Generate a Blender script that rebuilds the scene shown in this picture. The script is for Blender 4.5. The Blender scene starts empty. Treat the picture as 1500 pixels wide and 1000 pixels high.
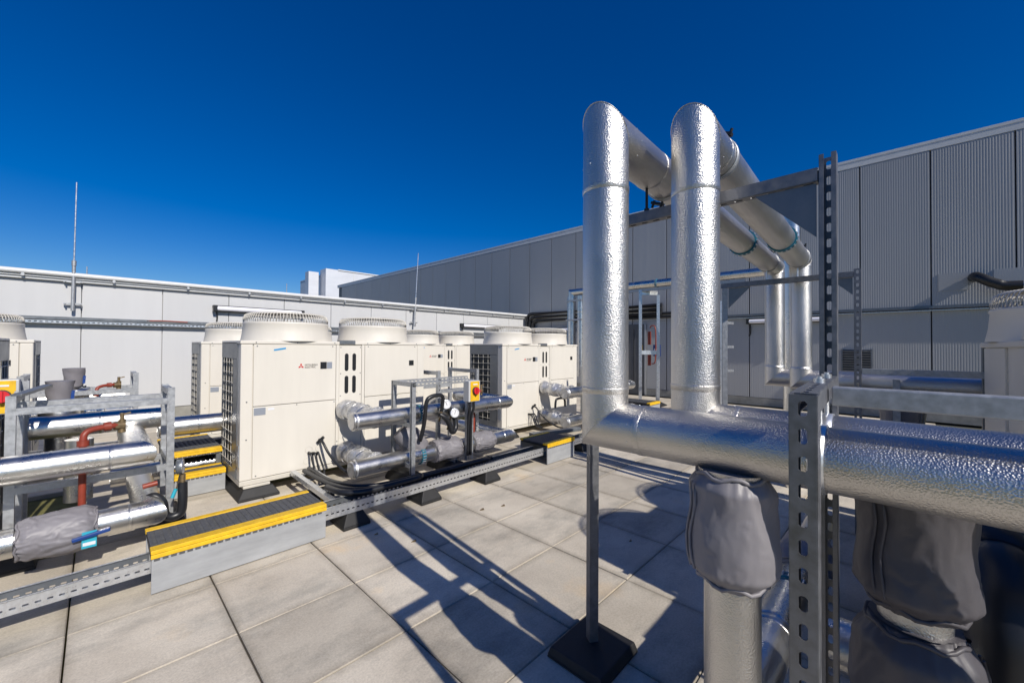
import bpy, math, random
from mathutils import Vector, Matrix, noise as mnoise
random.seed(7)
R = math.radians
scene = bpy.context.scene
COL = scene.collection
V = Vector

# ------------------------------------------------------------------ camera
cam_d = bpy.data.cameras.new('camera'); cam = bpy.data.objects.new('camera', cam_d); COL.objects.link(cam)
YAW, PITCH, ROLL = R(46.097), R(0.729), R(0.331)
f0 = V((math.sin(YAW), math.cos(YAW), 0)); r0 = V((math.cos(YAW), -math.sin(YAW), 0)); u0 = V((0, 0, 1))
f1 = f0*math.cos(PITCH)+u0*math.sin(PITCH); u1 = u0*math.cos(PITCH)-f0*math.sin(PITCH)
r2 = r0*math.cos(ROLL)+u1*math.sin(ROLL); u2 = u1*math.cos(ROLL)-r0*math.sin(ROLL)
m = Matrix((r2, u2, -f1)).transposed().to_4x4(); m.translation = V((0, 0, 1.43)); cam.matrix_world = m
cam_d.sensor_fit = 'HORIZONTAL'; cam_d.sensor_width = 36; cam_d.lens = 14.04; cam_d.clip_start = 0.02; cam_d.clip_end = 2000
scene.camera = cam

# ------------------------------------------------------------------ light
SUN_EL, SUN_AZ = R(36.5), R(6.3)          # light travels towards +Y and a little +X
world = bpy.data.worlds.new('World'); scene.world = world; world.use_nodes = True
wn = world.node_tree.nodes; wl = world.node_tree.links
sky = wn.new('ShaderNodeTexSky'); sky.sky_type = 'NISHITA'; sky.sun_disc = False
sky.sun_elevation = SUN_EL; sky.sun_rotation = math.pi+SUN_AZ
sky.altitude = 0; sky.air_density = 1.15; sky.dust_density = 0.0; sky.ozone_density = 8.0
bg = wn['Background']; bg.inputs[1].default_value = 0.082
grade = wn.new('ShaderNodeHueSaturation'); grade.inputs['Saturation'].default_value = 1.34; grade.inputs['Hue'].default_value = 0.515
wl.new(sky.outputs[0], grade.inputs['Color']); wl.new(grade.outputs[0], bg.inputs[0])
sl = bpy.data.lights.new('sun', 'SUN'); so = bpy.data.objects.new('sun', sl); COL.objects.link(so)
sl.energy = 4.8; sl.angle = R(0.55); sl.color = (1.0, 0.94, 0.85)
d = V((math.sin(SUN_AZ)*math.cos(SUN_EL), math.cos(SUN_AZ)*math.cos(SUN_EL), -math.sin(SUN_EL)))
so.rotation_euler = d.to_track_quat('-Z', 'Y').to_euler(); so.location = (-2, -20, 18)
scene.view_settings.view_transform = 'Standard'; scene.view_settings.look = 'None'
scene.view_settings.exposure = 0.0; scene.view_settings.gamma = 1.0

# ------------------------------------------------------------------ materials
def mat(name, col, rough=0.5, metal=0.0, var=0.0, vscale=5.0, bump=0.0, bscale=60.0, voro=False, emit=0, spec=None, col2=None, stretch=None, rvar=0.0, dist=0.003, per_obj=0.0):
    mt = bpy.data.materials.new(name); mt.use_nodes = True
    n = mt.node_tree.nodes; l = mt.node_tree.links; b = n['Principled BSDF']
    b.inputs['Base Color'].default_value = (*col, 1); b.inputs['Roughness'].default_value = rough; b.inputs['Metallic'].default_value = metal
    if spec is not None: b.inputs['Specular IOR Level'].default_value = spec
    tc = n.new('ShaderNodeTexCoord'); src = tc.outputs['Object']
    if stretch:
        mp = n.new('ShaderNodeMapping'); mp.inputs['Scale'].default_value = stretch; l.new(src, mp.inputs[0]); src2 = mp.outputs[0]
    else: src2 = src
    if var or rvar:
        t = n.new('ShaderNodeTexNoise'); t.inputs['Scale'].default_value = vscale; t.inputs['Detail'].default_value = 7; t.inputs['Roughness'].default_value = .65
        l.new(src2, t.inputs['Vector'])
        if var:
            rp = n.new('ShaderNodeValToRGB'); rp.color_ramp.elements[0].position = .32; rp.color_ramp.elements[1].position = .68
            a = col2 or tuple(c*(1-var) for c in col)
            rp.color_ramp.elements[0].color = (*a, 1); rp.color_ramp.elements[1].color = (*[min(1, c*(1+(0 if col2 else var*.5))) for c in col], 1)
            l.new(t.outputs[0], rp.inputs[0]); out = rp.outputs[0]
            if per_obj:
                oi = n.new('ShaderNodeObjectInfo'); hs = n.new('ShaderNodeHueSaturation')
                mr = n.new('ShaderNodeMapRange'); mr.inputs[3].default_value = 1-per_obj; mr.inputs[4].default_value = 1+per_obj
                l.new(oi.outputs['Random'], mr.inputs[0]); l.new(mr.outputs[0], hs.inputs['Value']); l.new(out, hs.inputs['Color']); out = hs.outputs[0]
            l.new(out, b.inputs['Base Color'])
        if rvar:
            mr = n.new('ShaderNodeMapRange'); mr.inputs[1].default_value = .3; mr.inputs[2].default_value = .7
            mr.inputs[3].default_value = max(.03, rough-rvar); mr.inputs[4].default_value = rough+rvar
            l.new(t.outputs[0], mr.inputs[0]); l.new(mr.outputs[0], b.inputs['Roughness'])
    if bump:
        t2 = n.new('ShaderNodeTexVoronoi' if voro else 'ShaderNodeTexNoise'); t2.inputs['Scale'].default_value = bscale
        if voro: t2.feature = 'SMOOTH_F1'; t2.inputs['Smoothness'].default_value = .6
        else: t2.inputs['Detail'].default_value = 4
        l.new(src, t2.inputs['Vector'])
        bp = n.new('ShaderNodeBump'); bp.inputs['Strength'].default_value = bump; bp.inputs['Distance'].default_value = dist
        l.new(t2.outputs['Distance' if voro else 0], bp.inputs['Height']); l.new(bp.outputs[0], b.inputs['Normal'])
    if emit: b.inputs['Emission Color'].default_value = (*col, 1); b.inputs['Emission Strength'].default_value = emit
    return mt

M = {}
M['stucco'] = mat('stucco_aluminium', (.63, .615, .59), .37, 1.0, var=.10, vscale=3, rvar=.05, bump=.48, bscale=255, voro=True, dist=.003)
M['foil'] = mat('smooth_aluminium', (.70, .69, .665), .30, 1.0, var=.12, vscale=7, rvar=.07, bump=.30, bscale=190, voro=True, dist=.0024)
M['crinkle'] = mat('crinkled_foil_wrap', (.62, .62, .62), .38, .75, var=.2, vscale=14, rvar=.1, bump=.8, bscale=28, dist=.012)
M['galv'] = mat('galvanised_steel', (.44, .455, .47), .47, .6, var=.22, vscale=38, rvar=.12, bump=.08, bscale=90)
M['galvdark'] = mat('weathered_galvanised_steel', (.22, .225, .24), .46, .7, var=.25, vscale=30, rvar=.12)
M['galvlight'] = mat('bright_zinc', (.68, .70, .72), .33, .8, var=.15, vscale=30, rvar=.1)
M['cream'] = mat('cream_paint', (.68, .645, .572), .42, 0, var=.035, vscale=2.2, stretch=(3.5, 3.5, .5), rvar=.08, bump=.03, bscale=200)
M['creamdark'] = mat('cream_paint_base', (.58, .55, .48), .5, 0, var=.12, vscale=6)
M['greysteel'] = mat('grey_steel_frame', (.20, .215, .23), .38, .5, var=.15, vscale=9, rvar=.08)
M['coil'] = mat('dark_coil_fins', (.012, .022, .032), .45, .3, var=.3, vscale=60, stretch=(1, 40, 1))
M['whitewall'] = mat('white_wall_panel', (.53, .535, .54), .45, 0, var=.035, vscale=1.6, stretch=(2.5, 1, .18), bump=.015, bscale=30, per_obj=.015)
M['coping'] = mat('pale_coping_metal', (.66, .67, .67), .4, .0, var=.08, vscale=4)
M['greywall'] = mat('grey_ribbed_cladding', (.38, .385, .39), .42, .1, var=.06, vscale=1.2, stretch=(1, 1, .2), per_obj=.03)
M['greyflat'] = mat('grey_flat_cladding', (.38, .385, .39), .42, .1, var=.06, vscale=1.2, stretch=(1, 1, .2), per_obj=.05)
M['kerb'] = mat('concrete_upstand', (.30, .29, .26), .85, 0, var=.25, vscale=5, bump=.2, bscale=50)
M['deck'] = mat('dark_roof_membrane', (.03, .03, .028), .9)
M['rubber'] = mat('black_rubber', (.016, .016, .017), .62, 0, var=.3, vscale=20, bump=.15, bscale=120)
M['black'] = mat('black_plastic', (.014, .015, .017), .4)
M['cable'] = mat('black_cable', (.016, .017, .02), .38)
M['yellow'] = mat('yellow_nosing', (.78, .47, .012), .6, 0, var=.22, vscale=16, bump=.15, bscale=150)
M['grp'] = mat('grey_grp_board', (.34, .35, .36), .6, 0, var=.2, vscale=6, stretch=(.5, 1, 2), bump=.05, bscale=60)
M['tread'] = mat('grey_tread', (.085, .088, .095), .75, 0, var=.25, vscale=25, bump=.3, bscale=160)
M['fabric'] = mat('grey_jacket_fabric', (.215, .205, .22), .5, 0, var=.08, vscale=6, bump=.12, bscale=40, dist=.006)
M['fabricshade'] = mat('shade_darkened_jacket_fabric', (.075, .07, .078), .5, 0, var=.08, vscale=6, bump=.12, bscale=40, dist=.006)  # jacket fabric darkened: corner shade and vignette put into its colour
M['teal'] = mat('teal_paint', (.01, .16, .24), .4, 0, var=.2, vscale=20)
M['blue'] = mat('blue_plastic', (.012, .05, .22), .35)
M['cyan'] = mat('cyan_label', (.03, .38, .50), .5)
M['bluetape'] = mat('blue_tape', (.01, .27, .58), .5)
M['red'] = mat('red_oxide_pipe', (.26, .042, .022), .45, 0, var=.2, vscale=18)
M['redbright'] = mat('red_plastic', (.60, .02, .03), .4)
M['brass'] = mat('brass', (.30, .22, .12), .48, .75, var=.3, vscale=40)
M['white'] = mat('white_plastic', (.72, .73, .75), .35)
M['lightgrey'] = mat('light_grey_enclosure', (.50, .51, .51), .45)
M['tube'] = mat('opal_diffuser', (.80, .80, .86), .3)
M['print'] = mat('dark_print', (.05, .045, .045), .6)
M['logored'] = mat('red_print', (.55, .008, .012), .5)
M['silverlabel'] = mat('silver_label', (.33, .36, .41), .4, .3)
M['moss'] = mat('mossy_membrane', (.16, .15, .045), .95, 0, var=.5, vscale=5, bump=.3, bscale=30)
M['door'] = mat('dark_grey_door', (.10, .105, .11), .45, 0, var=.1, vscale=3)
M['farwhite'] = mat('bright_metal_cladding', (.66, .68, .72), .4, .1, var=.08, vscale=.5, stretch=(1, 1, 4))

def slab_material():
    mt = bpy.data.materials.new('concrete_slab'); mt.use_nodes = True
    n = mt.node_tree.nodes; l = mt.node_tree.links; b = n['Principled BSDF']; b.inputs['Roughness'].default_value = .88
    b.inputs['Specular IOR Level'].default_value = .25
    tc = n.new('ShaderNodeTexCoord'); oi = n.new('ShaderNodeObjectInfo'); geo = n.new('ShaderNodeNewGeometry')
    def noise(s, det, rough=.6, vec=None):
        t = n.new('ShaderNodeTexNoise'); t.inputs['Scale'].default_value = s; t.inputs['Detail'].default_value = det; t.inputs['Roughness'].default_value = rough
        l.new(vec or geo.outputs['Position'], t.inputs['Vector']); return t.outputs[0]
    def ramp(src, p0, c0, p1, c1):
        r = n.new('ShaderNodeValToRGB'); e = r.color_ramp.elements; e[0].position = p0; e[1].position = p1; e[0].color = (*c0, 1); e[1].color = (*c1, 1)
        l.new(src, r.inputs[0]); return r.outputs[0]
    def mix(fac, a, bb, mode='MIX'):
        x = n.new('ShaderNodeMix'); x.data_type = 'RGBA'; x.blend_type = mode
        if isinstance(fac, float): x.inputs[0].default_value = fac
        else: l.new(fac, x.inputs[0])
        l.new(a, x.inputs[6]); l.new(bb, x.inputs[7]); return x.outputs[2]
    base = ramp(noise(2.2, 6), .35, (.55, .49, .40), .68, (.69, .625, .515))
    # weather stains
    mp = n.new('ShaderNodeMapping'); mp.inputs['Scale'].default_value = (.8, 1.5, 1); l.new(geo.outputs['Position'], mp.inputs[0])
    st = noise(1.5, 9, .72, mp.outputs[0])
    stain = ramp(st, .49, (1, 1, 1), .69, (.62, .64, .66)); c = mix(1.0, base, stain, 'MULTIPLY')
    # ochre marks
    oc = ramp(noise(1.1, 5, .6), .60, (1, 1, 1), .78, (1.0, .80, .55)); c = mix(1.0, c, oc, 'MULTIPLY')
    sp = ramp(noise(95, 4, .7), .33, (.84, .84, .84), .62, (1.04, 1.04, 1.04)); c = mix(1.0, c, sp, 'MULTIPLY')
    # dirt collected along the slab edges (slab local coordinates are -0.5..0.5)
    sx = n.new('ShaderNodeSeparateXYZ'); l.new(tc.outputs['Generated'], sx.inputs[0])
    def edge(o):
        a = n.new('ShaderNodeMath'); a.operation = 'SUBTRACT'; l.new(o, a.inputs[0]); a.inputs[1].default_value = .5
        bb = n.new('ShaderNodeMath'); bb.operation = 'ABSOLUTE'; l.new(a.outputs[0], bb.inputs[0]); return bb.outputs[0]
    mx = n.new('ShaderNodeMath'); mx.operation = 'MAXIMUM'; l.new(edge(sx.outputs[0]), mx.inputs[0]); l.new(edge(sx.outputs[1]), mx.inputs[1])
    ad = n.new('ShaderNodeMath'); ad.operation = 'MULTIPLY_ADD'; l.new(noise(7, 6, .7), ad.inputs[0]); ad.inputs[1].default_value = .16; l.new(mx.outputs[0], ad.inputs[2])
    ed = ramp(ad.outputs[0], .50, (1, 1, 1), .60, (.72, .71, .69)); c = mix(1.0, c, ed, 'MULTIPLY')
    hs = n.new('ShaderNodeHueSaturation'); mr = n.new('ShaderNodeMapRange'); mr.inputs[3].default_value = .80; mr.inputs[4].default_value = 1.08
    l.new(oi.outputs['Random'], mr.inputs[0]); l.new(mr.outputs[0], hs.inputs['Value']); l.new(c, hs.inputs['Color']); l.new(hs.outputs[0], b.inputs['Base Color'])
    bp = n.new('ShaderNodeBump'); bp.inputs['Strength'].default_value = .35; bp.inputs['Distance'].default_value = .004
    l.new(noise(120, 5, .7), bp.inputs['Height']); l.new(bp.outputs[0], b.inputs['Normal'])
    return mt
M['slab'] = slab_material()

# ------------------------------------------------------------------ mesh helpers
def frame_of(ax, hint=None):
    ax = ax.normalized(); h = hint or (V((0, 0, 1)) if abs(ax.z) < .9 else V((1, 0, 0)))
    s = ax.cross(h).normalized(); return ax, s, s.cross(ax).normalized()

class MB:
    def __init__(s): s.v = []; s.f = []; s.sm = []
    def add(s, vs, fs, smooth=False):
        o = len(s.v); s.v += [V(p) for p in vs]; s.f += [tuple(i+o for i in q) for q in fs]; s.sm += [smooth]*len(fs); return s
    def box(s, a, b):
        x0, y0, z0 = a; x1, y1, z1 = b
        return s.add([(x0,y0,z0),(x1,y0,z0),(x1,y1,z0),(x0,y1,z0),(x0,y0,z1),(x1,y0,z1),(x1,y1,z1),(x0,y1,z1)],
                     [(0,3,2,1),(4,5,6,7),(0,1,5,4),(1,2,6,5),(2,3,7,6),(3,0,4,7)])
    def bar(s, p0, p1, w, h, hint=None):           # box along p0-p1, w sideways, h along hint/up
        p0, p1 = V(p0), V(p1); a, sd, up = frame_of(p1-p0, V(hint) if hint else None)
        q = [sd*(i*w/2)+up*(j*h/2) for i, j in ((-1,-1),(1,-1),(1,1),(-1,1))]
        return s.add([p0+c for c in q]+[p1+c for c in q], [(0,1,2,3),(4,7,6,5),(0,4,5,1),(1,5,6,2),(2,6,7,3),(3,7,4,0)])
    def ring_loft(s, rings, caps=True, smooth=True, closed=True):
        n = len(rings[0]); vs = [p for r in rings for p in r]; fs = []
        for i in range(len(rings)-1):
            for j in range(n if closed else n-1):
                k = (j+1) % n; fs.append((i*n+j, i*n+k, (i+1)*n+k, (i+1)*n+j))
        s.add(vs, fs, smooth)
        if caps: s.add(rings[0], [tuple(range(n))[::-1]]); s.add(rings[-1], [tuple(range(n))])
        return s
    def cyl(s, p0, p1, r, n=24, r1=None, caps=True):
        p0, p1 = V(p0), V(p1); a, x, y = frame_of(p1-p0); r1 = r if r1 is None else r1
        ang = [2*math.pi*k/n for k in range(n)]
        return s.ring_loft([[p0+(x*math.cos(t)+y*math.sin(t))*r for t in ang], [p1+(x*math.cos(t)+y*math.sin(t))*r1 for t in ang]], caps)
    def tube(s, pts, r, n=10, caps=True, smooth_path=0):
        pts = [V(p) for p in pts]
        if smooth_path: pts = spline(pts, smooth_path)
        rings = []; a0 = None
        for i, p in enumerate(pts):
            t = (pts[min(i+1, len(pts)-1)]-pts[max(i-1, 0)]).normalized()
            if a0 is None: _, x, y = frame_of(t)
            else:
                x = (x-t*x.dot(t)).normalized(); y = t.cross(x)
            a0 = t; rr = r[i] if isinstance(r, (list, tuple)) else r
            rings.append([p+(x*math.cos(2*math.pi*k/n)+y*math.sin(2*math.pi*k/n))*rr for k in range(n)])
        return s.ring_loft(rings, caps)
    def lathe(s, prof, c=(0,0,0), n=32, ax=(0,0,1), caps=False):
        c = V(c); a, x, y = frame_of(V(ax))
        return s.ring_loft([[c+a*z+(x*math.cos(2*math.pi*k/n)+y*math.sin(2*math.pi*k/n))*r for k in range(n)] for r, z in prof], caps)
    def frustum(s, a, b, ins):                      # box whose top is inset
        x0, y0, z0 = a; x1, y1, z1 = b; i = ins
        return s.add([(x0,y0,z0),(x1,y0,z0),(x1,y1,z0),(x0,y1,z0),(x0+i,y0+i,z1),(x1-i,y0+i,z1),(x1-i,y1-i,z1),(x0+i,y1-i,z1)],
                     [(0,3,2,1),(4,5,6,7),(0,1,5,4),(1,2,6,5),(2,3,7,6),(3,0,4,7)])
    def slotted(s, p0, p1, side, w, pitch=.05, sl=.028, sw=.014, off=0.0):   # flat strip with real slots, p0-p1 is its centre line
        p0, p1, side = V(p0), V(p1), V(side).normalized(); a = (p1-p0); L = a.length; a.normalize(); n = max(1, int(L/pitch)); P = L/n
        for k in range(n):
            c = p0+a*(P*(k+.5)); q = sl/2; h = sw/2; e = min(h, q)*.55
            inner = [(q,h-e),(q-e,h),(-q+e,h),(-q,h-e),(-q,-h+e),(-q+e,-h),(q-e,-h),(q,-h+e)]
            outer = [(P/2,h-e),(P/2,w/2),(-P/2,w/2),(-P/2,h-e),(-P/2,-h+e),(-P/2,-w/2),(P/2,-w/2),(P/2,-h+e)]
            vs = [c+a*u+side*(v+(off if i < 8 else 0)) for i, (u, v) in enumerate(inner+outer)]
            s.add(vs, [(i, (i+1) % 8, 8+(i+1) % 8, 8+i) for i in range(8)])
        return s
    def quad(s, a, b, c, d): return s.add([a, b, c, d], [(0, 1, 2, 3)])
    def build(s, name, mt, parent=None, bevel=0, solid=0, label=None, kind=None, mesh=None):
        me = mesh or bpy.data.meshes.new(name)
        org = ORG.get(parent.name, V((0,0,0))) if parent else V((0,0,0))
        me.from_pydata([p-org for p in s.v], [], s.f)
        me.polygons.foreach_set('use_smooth', s.sm); me.update()
        me.materials.append(M[mt] if isinstance(mt, str) else mt)
        o = bpy.data.objects.new(name, me); COL.objects.link(o)
        if parent: o.parent = parent; ORG[o.name] = org
        if solid:
            md = o.modifiers.new('thickness', 'SOLIDIFY'); md.thickness = solid; md.offset = 0
        if bevel:
            md = o.modifiers.new('bevel', 'BEVEL'); md.width = bevel; md.segments = 2; md.limit_method = 'ANGLE'; md.angle_limit = R(40)
        if label: o['label'] = label
        if kind: o['kind'] = kind
        return o
ORG = {}
def spline(pts, sub):
    out = []; P = [pts[0]]+list(pts)+[pts[-1]]
    for i in range(1, len(P)-2):
        a, b, c, d = P[i-1:i+3]
        for k in range(sub):
            t = k/sub
            out.append(((b*2)+(c-a)*t+(a*2-b*5+c*4-d)*t*t+(b*3-a-c*3+d)*t*t*t)*.5)
    return out+[pts[-1]]
def thing(name, label, cat, loc=(0,0,0), group=None):
    o = bpy.data.objects.new(name, None); COL.objects.link(o); o.location = loc; o.empty_display_size = .1
    o['label'] = label; o['category'] = cat
    if group: o['group'] = group
    ORG[o.name] = V(loc); return o
def tag(o, label, cat, group=None):
    o['label'] = label; o['category'] = cat
    if group: o['group'] = group
    return o
def copy_tree(o, parent=None, label=None, group=None, loc=None):
    c = o.copy(); COL.objects.link(c); c.parent = parent
    if label: c['label'] = label
    if group: c['group'] = group
    if loc is not None: c.location = loc
    for ch in list(o.children): copy_tree(ch, c)
    return c
def single(mb, name, mt, label, cat, loc, group=None, **k):          # a thing that is one mesh, origin at loc
    loc = V(loc); mb.v = [p-loc for p in mb.v]; o = mb.build(name, mt, **k); o.location = loc
    return tag(o, label, cat, group)

def noise1(seed):
    rr = random.Random(seed); T = [(rr.uniform(1, 5), rr.randint(1, 6), rr.uniform(0, 6.3), rr.uniform(.3, 1)) for _ in range(9)]
    def f(t, a):
        return sum(w*math.sin(k*t*3+m_*a+ph) for k, m_, ph, w in T)/4
    return f
def lumpy(pts, rad, amp, seed, n=36, sub=8, name='jacket', mt='fabric', parent=None, label=None, folds=0):
    pts = [V(p) for p in pts]; path = spline(pts, sub) if len(pts) > 2 else [pts[0].lerp(pts[1], i/(sub*2)) for i in range(sub*2+1)]
    f = noise1(seed); rings = []; x = None; N = len(path)-1
    for i, p in enumerate(path):
        t = (path[min(i+1, N)]-path[max(i-1, 0)]).normalized()
        if x is None: _, x, y = frame_of(t)
        else: x = (x-t*x.dot(t)).normalized(); y = t.cross(x)
        u = i/N; rr = rad(u) if callable(rad) else rad
        ring = []
        for k in range(n):
            a = 2*math.pi*k/n; e = f(u, a)*amp
            if folds:
                ew = max(0, 1-u/.30)**1.5+max(0, (u-.70)/.30)**1.5
                q = V((math.cos(a)*2.1+seed*3.1, math.sin(a)*2.1-seed, u*1.6))
                w1 = mnoise.noise(q*1.3+V((7, 3, u*2)))
                e += folds*2.2*ew*(abs(math.sin(5.5*a+seed+5*w1+2.5*u))-.6)
                e += folds*1.0*(abs(mnoise.noise(V((q.x*1.1+w1, q.y*1.1, u*3.4+w1*1.5))))*2-.45)
                e += folds*.35*(abs(mnoise.noise(q*2.3))*2-.4)
            ring.append(p+(x*math.cos(a)+y*math.sin(a))*rr*(1+e))
        rings.append(ring)
    return MB().ring_loft(rings, True).build(name, mt, parent, label=label)

def mitre_rings(pts, r, n=40):
    """per straight section the pair of rings that meet on the mitre planes"""
    pts = [V(p) for p in pts]; secs = []; x = None
    for i in range(len(pts)-1):
        a = (pts[i+1]-pts[i]).normalized()
        _, x, y = frame_of(a)
        ends = []
        for e, j in ((0, i), (1, i+1)):
            if 0 < j < len(pts)-1:
                t0 = (pts[j]-pts[j-1]).normalized(); t1 = (pts[j+1]-pts[j]).normalized(); nn = (t0+t1).normalized()
            else: nn = a
            ring = []
            for k in range(n):
                o = (x*math.cos(2*math.pi*k/n)+y*math.sin(2*math.pi*k/n))*r
                ring.append(pts[j]+o-a*(o.dot(nn)/a.dot(nn)))
            ends.append(ring)
        secs.append(ends)
    return secs
def pipe_run(label, pts, r, mt, cat='pipe', name='insulated_pipe', group=None, bands=(), flanges=(), clamps=(), mitre_seam=True, endcap=False, n=40):
    t = thing(name, label, cat, pts[0], group); P = [V(p) for p in pts]
    for i, (a, b) in enumerate(mitre_rings(pts, r, n)):
        MB().ring_loft([a, b], caps=False).build('pipe_section', mt, t)
        if i > 0 and mitre_seam:
            ring = [P[i]+(q-P[i])*1.004 for q in a]; MB().tube(ring+[ring[0]], .0016, 5, caps=False).build('mitre_seam', mt, t)
    for e, (c, o) in ((0, (P[0], P[1])), (-1, (P[-1], P[-2]))):
        dd = (c-o).normalized(); MB().cyl(c-dd*.004, c-dd*.001, r*.995, n).build('end_cap', mt, t)
    if mt == 'stucco':
        for i in range(len(P)-1):
            a = (P[i+1]-P[i]).normalized(); _, x, y = frame_of(a); o = (x*math.cos(.9+i)+y*math.sin(.9+i))*(r+.0004); L = (P[i+1]-P[i]).length
            MB().tube([P[i]+o+a*min(r*1.3, L*.2), P[i+1]+o-a*min(r*1.3, L*.2)], .0013, 5).build('lap_seam', mt, t)
            rv = MB()
            for c, sg in ((P[i], 1), (P[i+1], -1)):
                for k in range(9):
                    q = (x*math.cos(k*.7)+y*math.sin(k*.7)); c2 = c+a*sg*r*1.55; rv.cyl(c2+q*(r-.001), c2+q*(r+.0016), .0026, 6, .0018)
            rv.build('rivet', 'galvlight', t, kind='stuff')
    for seg, u in bands:
        c = P[seg].lerp(P[seg+1], u); a = (P[seg+1]-P[seg]).normalized()
        MB().lathe([(r+.0003, -.010), (r+.0012, -.009), (r+.0018, .008), (r+.0018, .010), (r+.0003, .0102)], c, n, a).build('seam_band', mt, t)
    for seg, u in flanges:
        c = P[seg].lerp(P[seg+1], u); a = (P[seg+1]-P[seg]).normalized()
        fl = MB().cyl(c-a*.022, c-a*.004, r*1.13, 36).cyl(c+a*.004, c+a*.022, r*1.13, 36).build('flange', 'teal', t)
        _, x, y = frame_of(a); bo = MB()
        for k in range(20):
            o = (x*math.cos(k*.31416)+y*math.sin(k*.31416))*r*1.13; bo.cyl(c-a*.02+o, c+a*.02+o, .006, 6)
        bo.build('bolt', 'galvlight', fl, kind='stuff')
    for seg, u, up in clamps:
        c = P[seg].lerp(P[seg+1], u); a = (P[seg+1]-P[seg]).normalized(); up = V(up)
        MB().lathe([(r+.001, -.013), (r+.006, -.013), (r+.006, .013), (r+.001, .013)], c, 36, a).build('pipe_clamp', 'galv', t)
        q = c+up*(r+.02); sd = a.cross(up)
        MB().bar(q-sd*.028, q+sd*.028, .026, .012, up).cyl(q-sd*.02-up*.012, q-sd*.02+up*.022, .006, 8).cyl(q+sd*.02-up*.012, q+sd*.02+up*.022, .006, 8).build('clamp_bolt', 'black', t)
    return t

def strut_mb(p0, p1, web, w=.041, dd=.041, slots=True, slot_off=0):
    """C-channel: slotted web facing `web`, two flanges, two lips"""
    p0, p1, wn_ = V(p0), V(p1), V(web).normalized(); a = (p1-p0).normalized(); s = a.cross(wn_).normalized(); mb = MB()
    if slots: mb.slotted(p0+wn_*dd/2, p1+wn_*dd/2, s, w)
    else: mb.quad(p0+wn_*dd/2-s*w/2, p1+wn_*dd/2-s*w/2, p1+wn_*dd/2+s*w/2, p0+wn_*dd/2+s*w/2)
    for g in (-1, 1):
        e = s*(g*w/2)
        mb.quad(p0+wn_*dd/2+e, p1+wn_*dd/2+e, p1-wn_*dd/2+e, p0-wn_*dd/2+e)
        mb.quad(p0-wn_*dd/2+e, p1-wn_*dd/2+e, p1-wn_*dd/2+e*.45, p0-wn_*dd/2+e*.45)
    return mb
def strut(name, p0, p1, web, parent, slots=True, w=.041, dd=.041, mt='galv'):
    return strut_mb(p0, p1, web, w, dd, slots).build(name, mt, parent, solid=.003)

def rubber_foot(x0, y0, x1, y1, h, label, group=None, ins=.04, sticker=None, cat='rubber foot'):
    t = thing('rubber_foot', label, cat, ((x0+x1)/2, (y0+y1)/2, 0), group)
    MB().box((x0, y0, 0), (x1, y1, h*.22)).frustum((x0, y0, h*.22), (x1, y1, h), ins).build('block', 'rubber', t, bevel=.006)
    if sticker: MB().box(*sticker).build('warning_sticker', 'yellow', t)
    return t

# ================================================================== SETTING
deck = MB().box((-90, -90, -.06), (90, 90, -.045)).build('ground', 'deck', kind='structure')
pav = bpy.data.objects.new('paving', None); COL.objects.link(pav); pav['kind'] = 'structure'; ORG['paving'] = V((0,0,0))
SX, SY, XO, YO = .5932, .579, .5068, 3.5214-.579*6
g = .0045
def slab_mesh(seed):
    mb = MB(); a, b, c = SX/2-.0035, SY/2-.0014, .0045
    mb.add([(-a,-b,-.04),(a,-b,-.04),(a,b,-.04),(-a,b,-.04),(-a,-b,-c),(a,-b,-c),(a,b,-c),(-a,b,-c),(-a+c,-b+c,0),(a-c,-b+c,0),(a-c,b-c,0),(-a+c,b-c,0)],
           [(0,1,5,4),(1,2,6,5),(2,3,7,6),(3,0,4,7),(4,5,9,8),(5,6,10,9),(6,7,11,10),(7,4,8,11),(8,9,10,11)])
    return mb
first = None; cnt = 0
for i in range(-4, 19):
    for j in range(-5, 18):
        x = XO+SX*(i+.5); y = YO+SY*(j+.5)
        z = math.atan2(x, y)
        if x > 11.2 or y > 9.8: continue
        vis = (-.02 < z < 1.72 and y > -.9) or (y > 2.0 and x > -1.6) or (y <= 2.0 and -.5 < x < 4.0)
        if not vis: continue
        if y > 4.9 and not (-.7 < x < 1.2 or 3.0 < x < 4.4 or x > 6.0): continue
        if x > 4 and y < -.6: continue
        if 4.05 < y < 5.9 and x < .12: continue
        if first is None: first = slab_mesh(0).build('slab', 'slab', pav); o = first
        else: o = first.copy(); COL.objects.link(o)
        o.location = (x, y, random.uniform(-.0022, .0012)); o.rotation_euler = (random.uniform(-.0016, .0016), random.uniform(-.0016, .0016), random.uniform(-.002, .002)); cnt += 1
MB().box((-8, -8, -.043), (11.3, 10.1, -.04)).build('slab_bed', 'moss', pav)
print('slabs', cnt)

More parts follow.
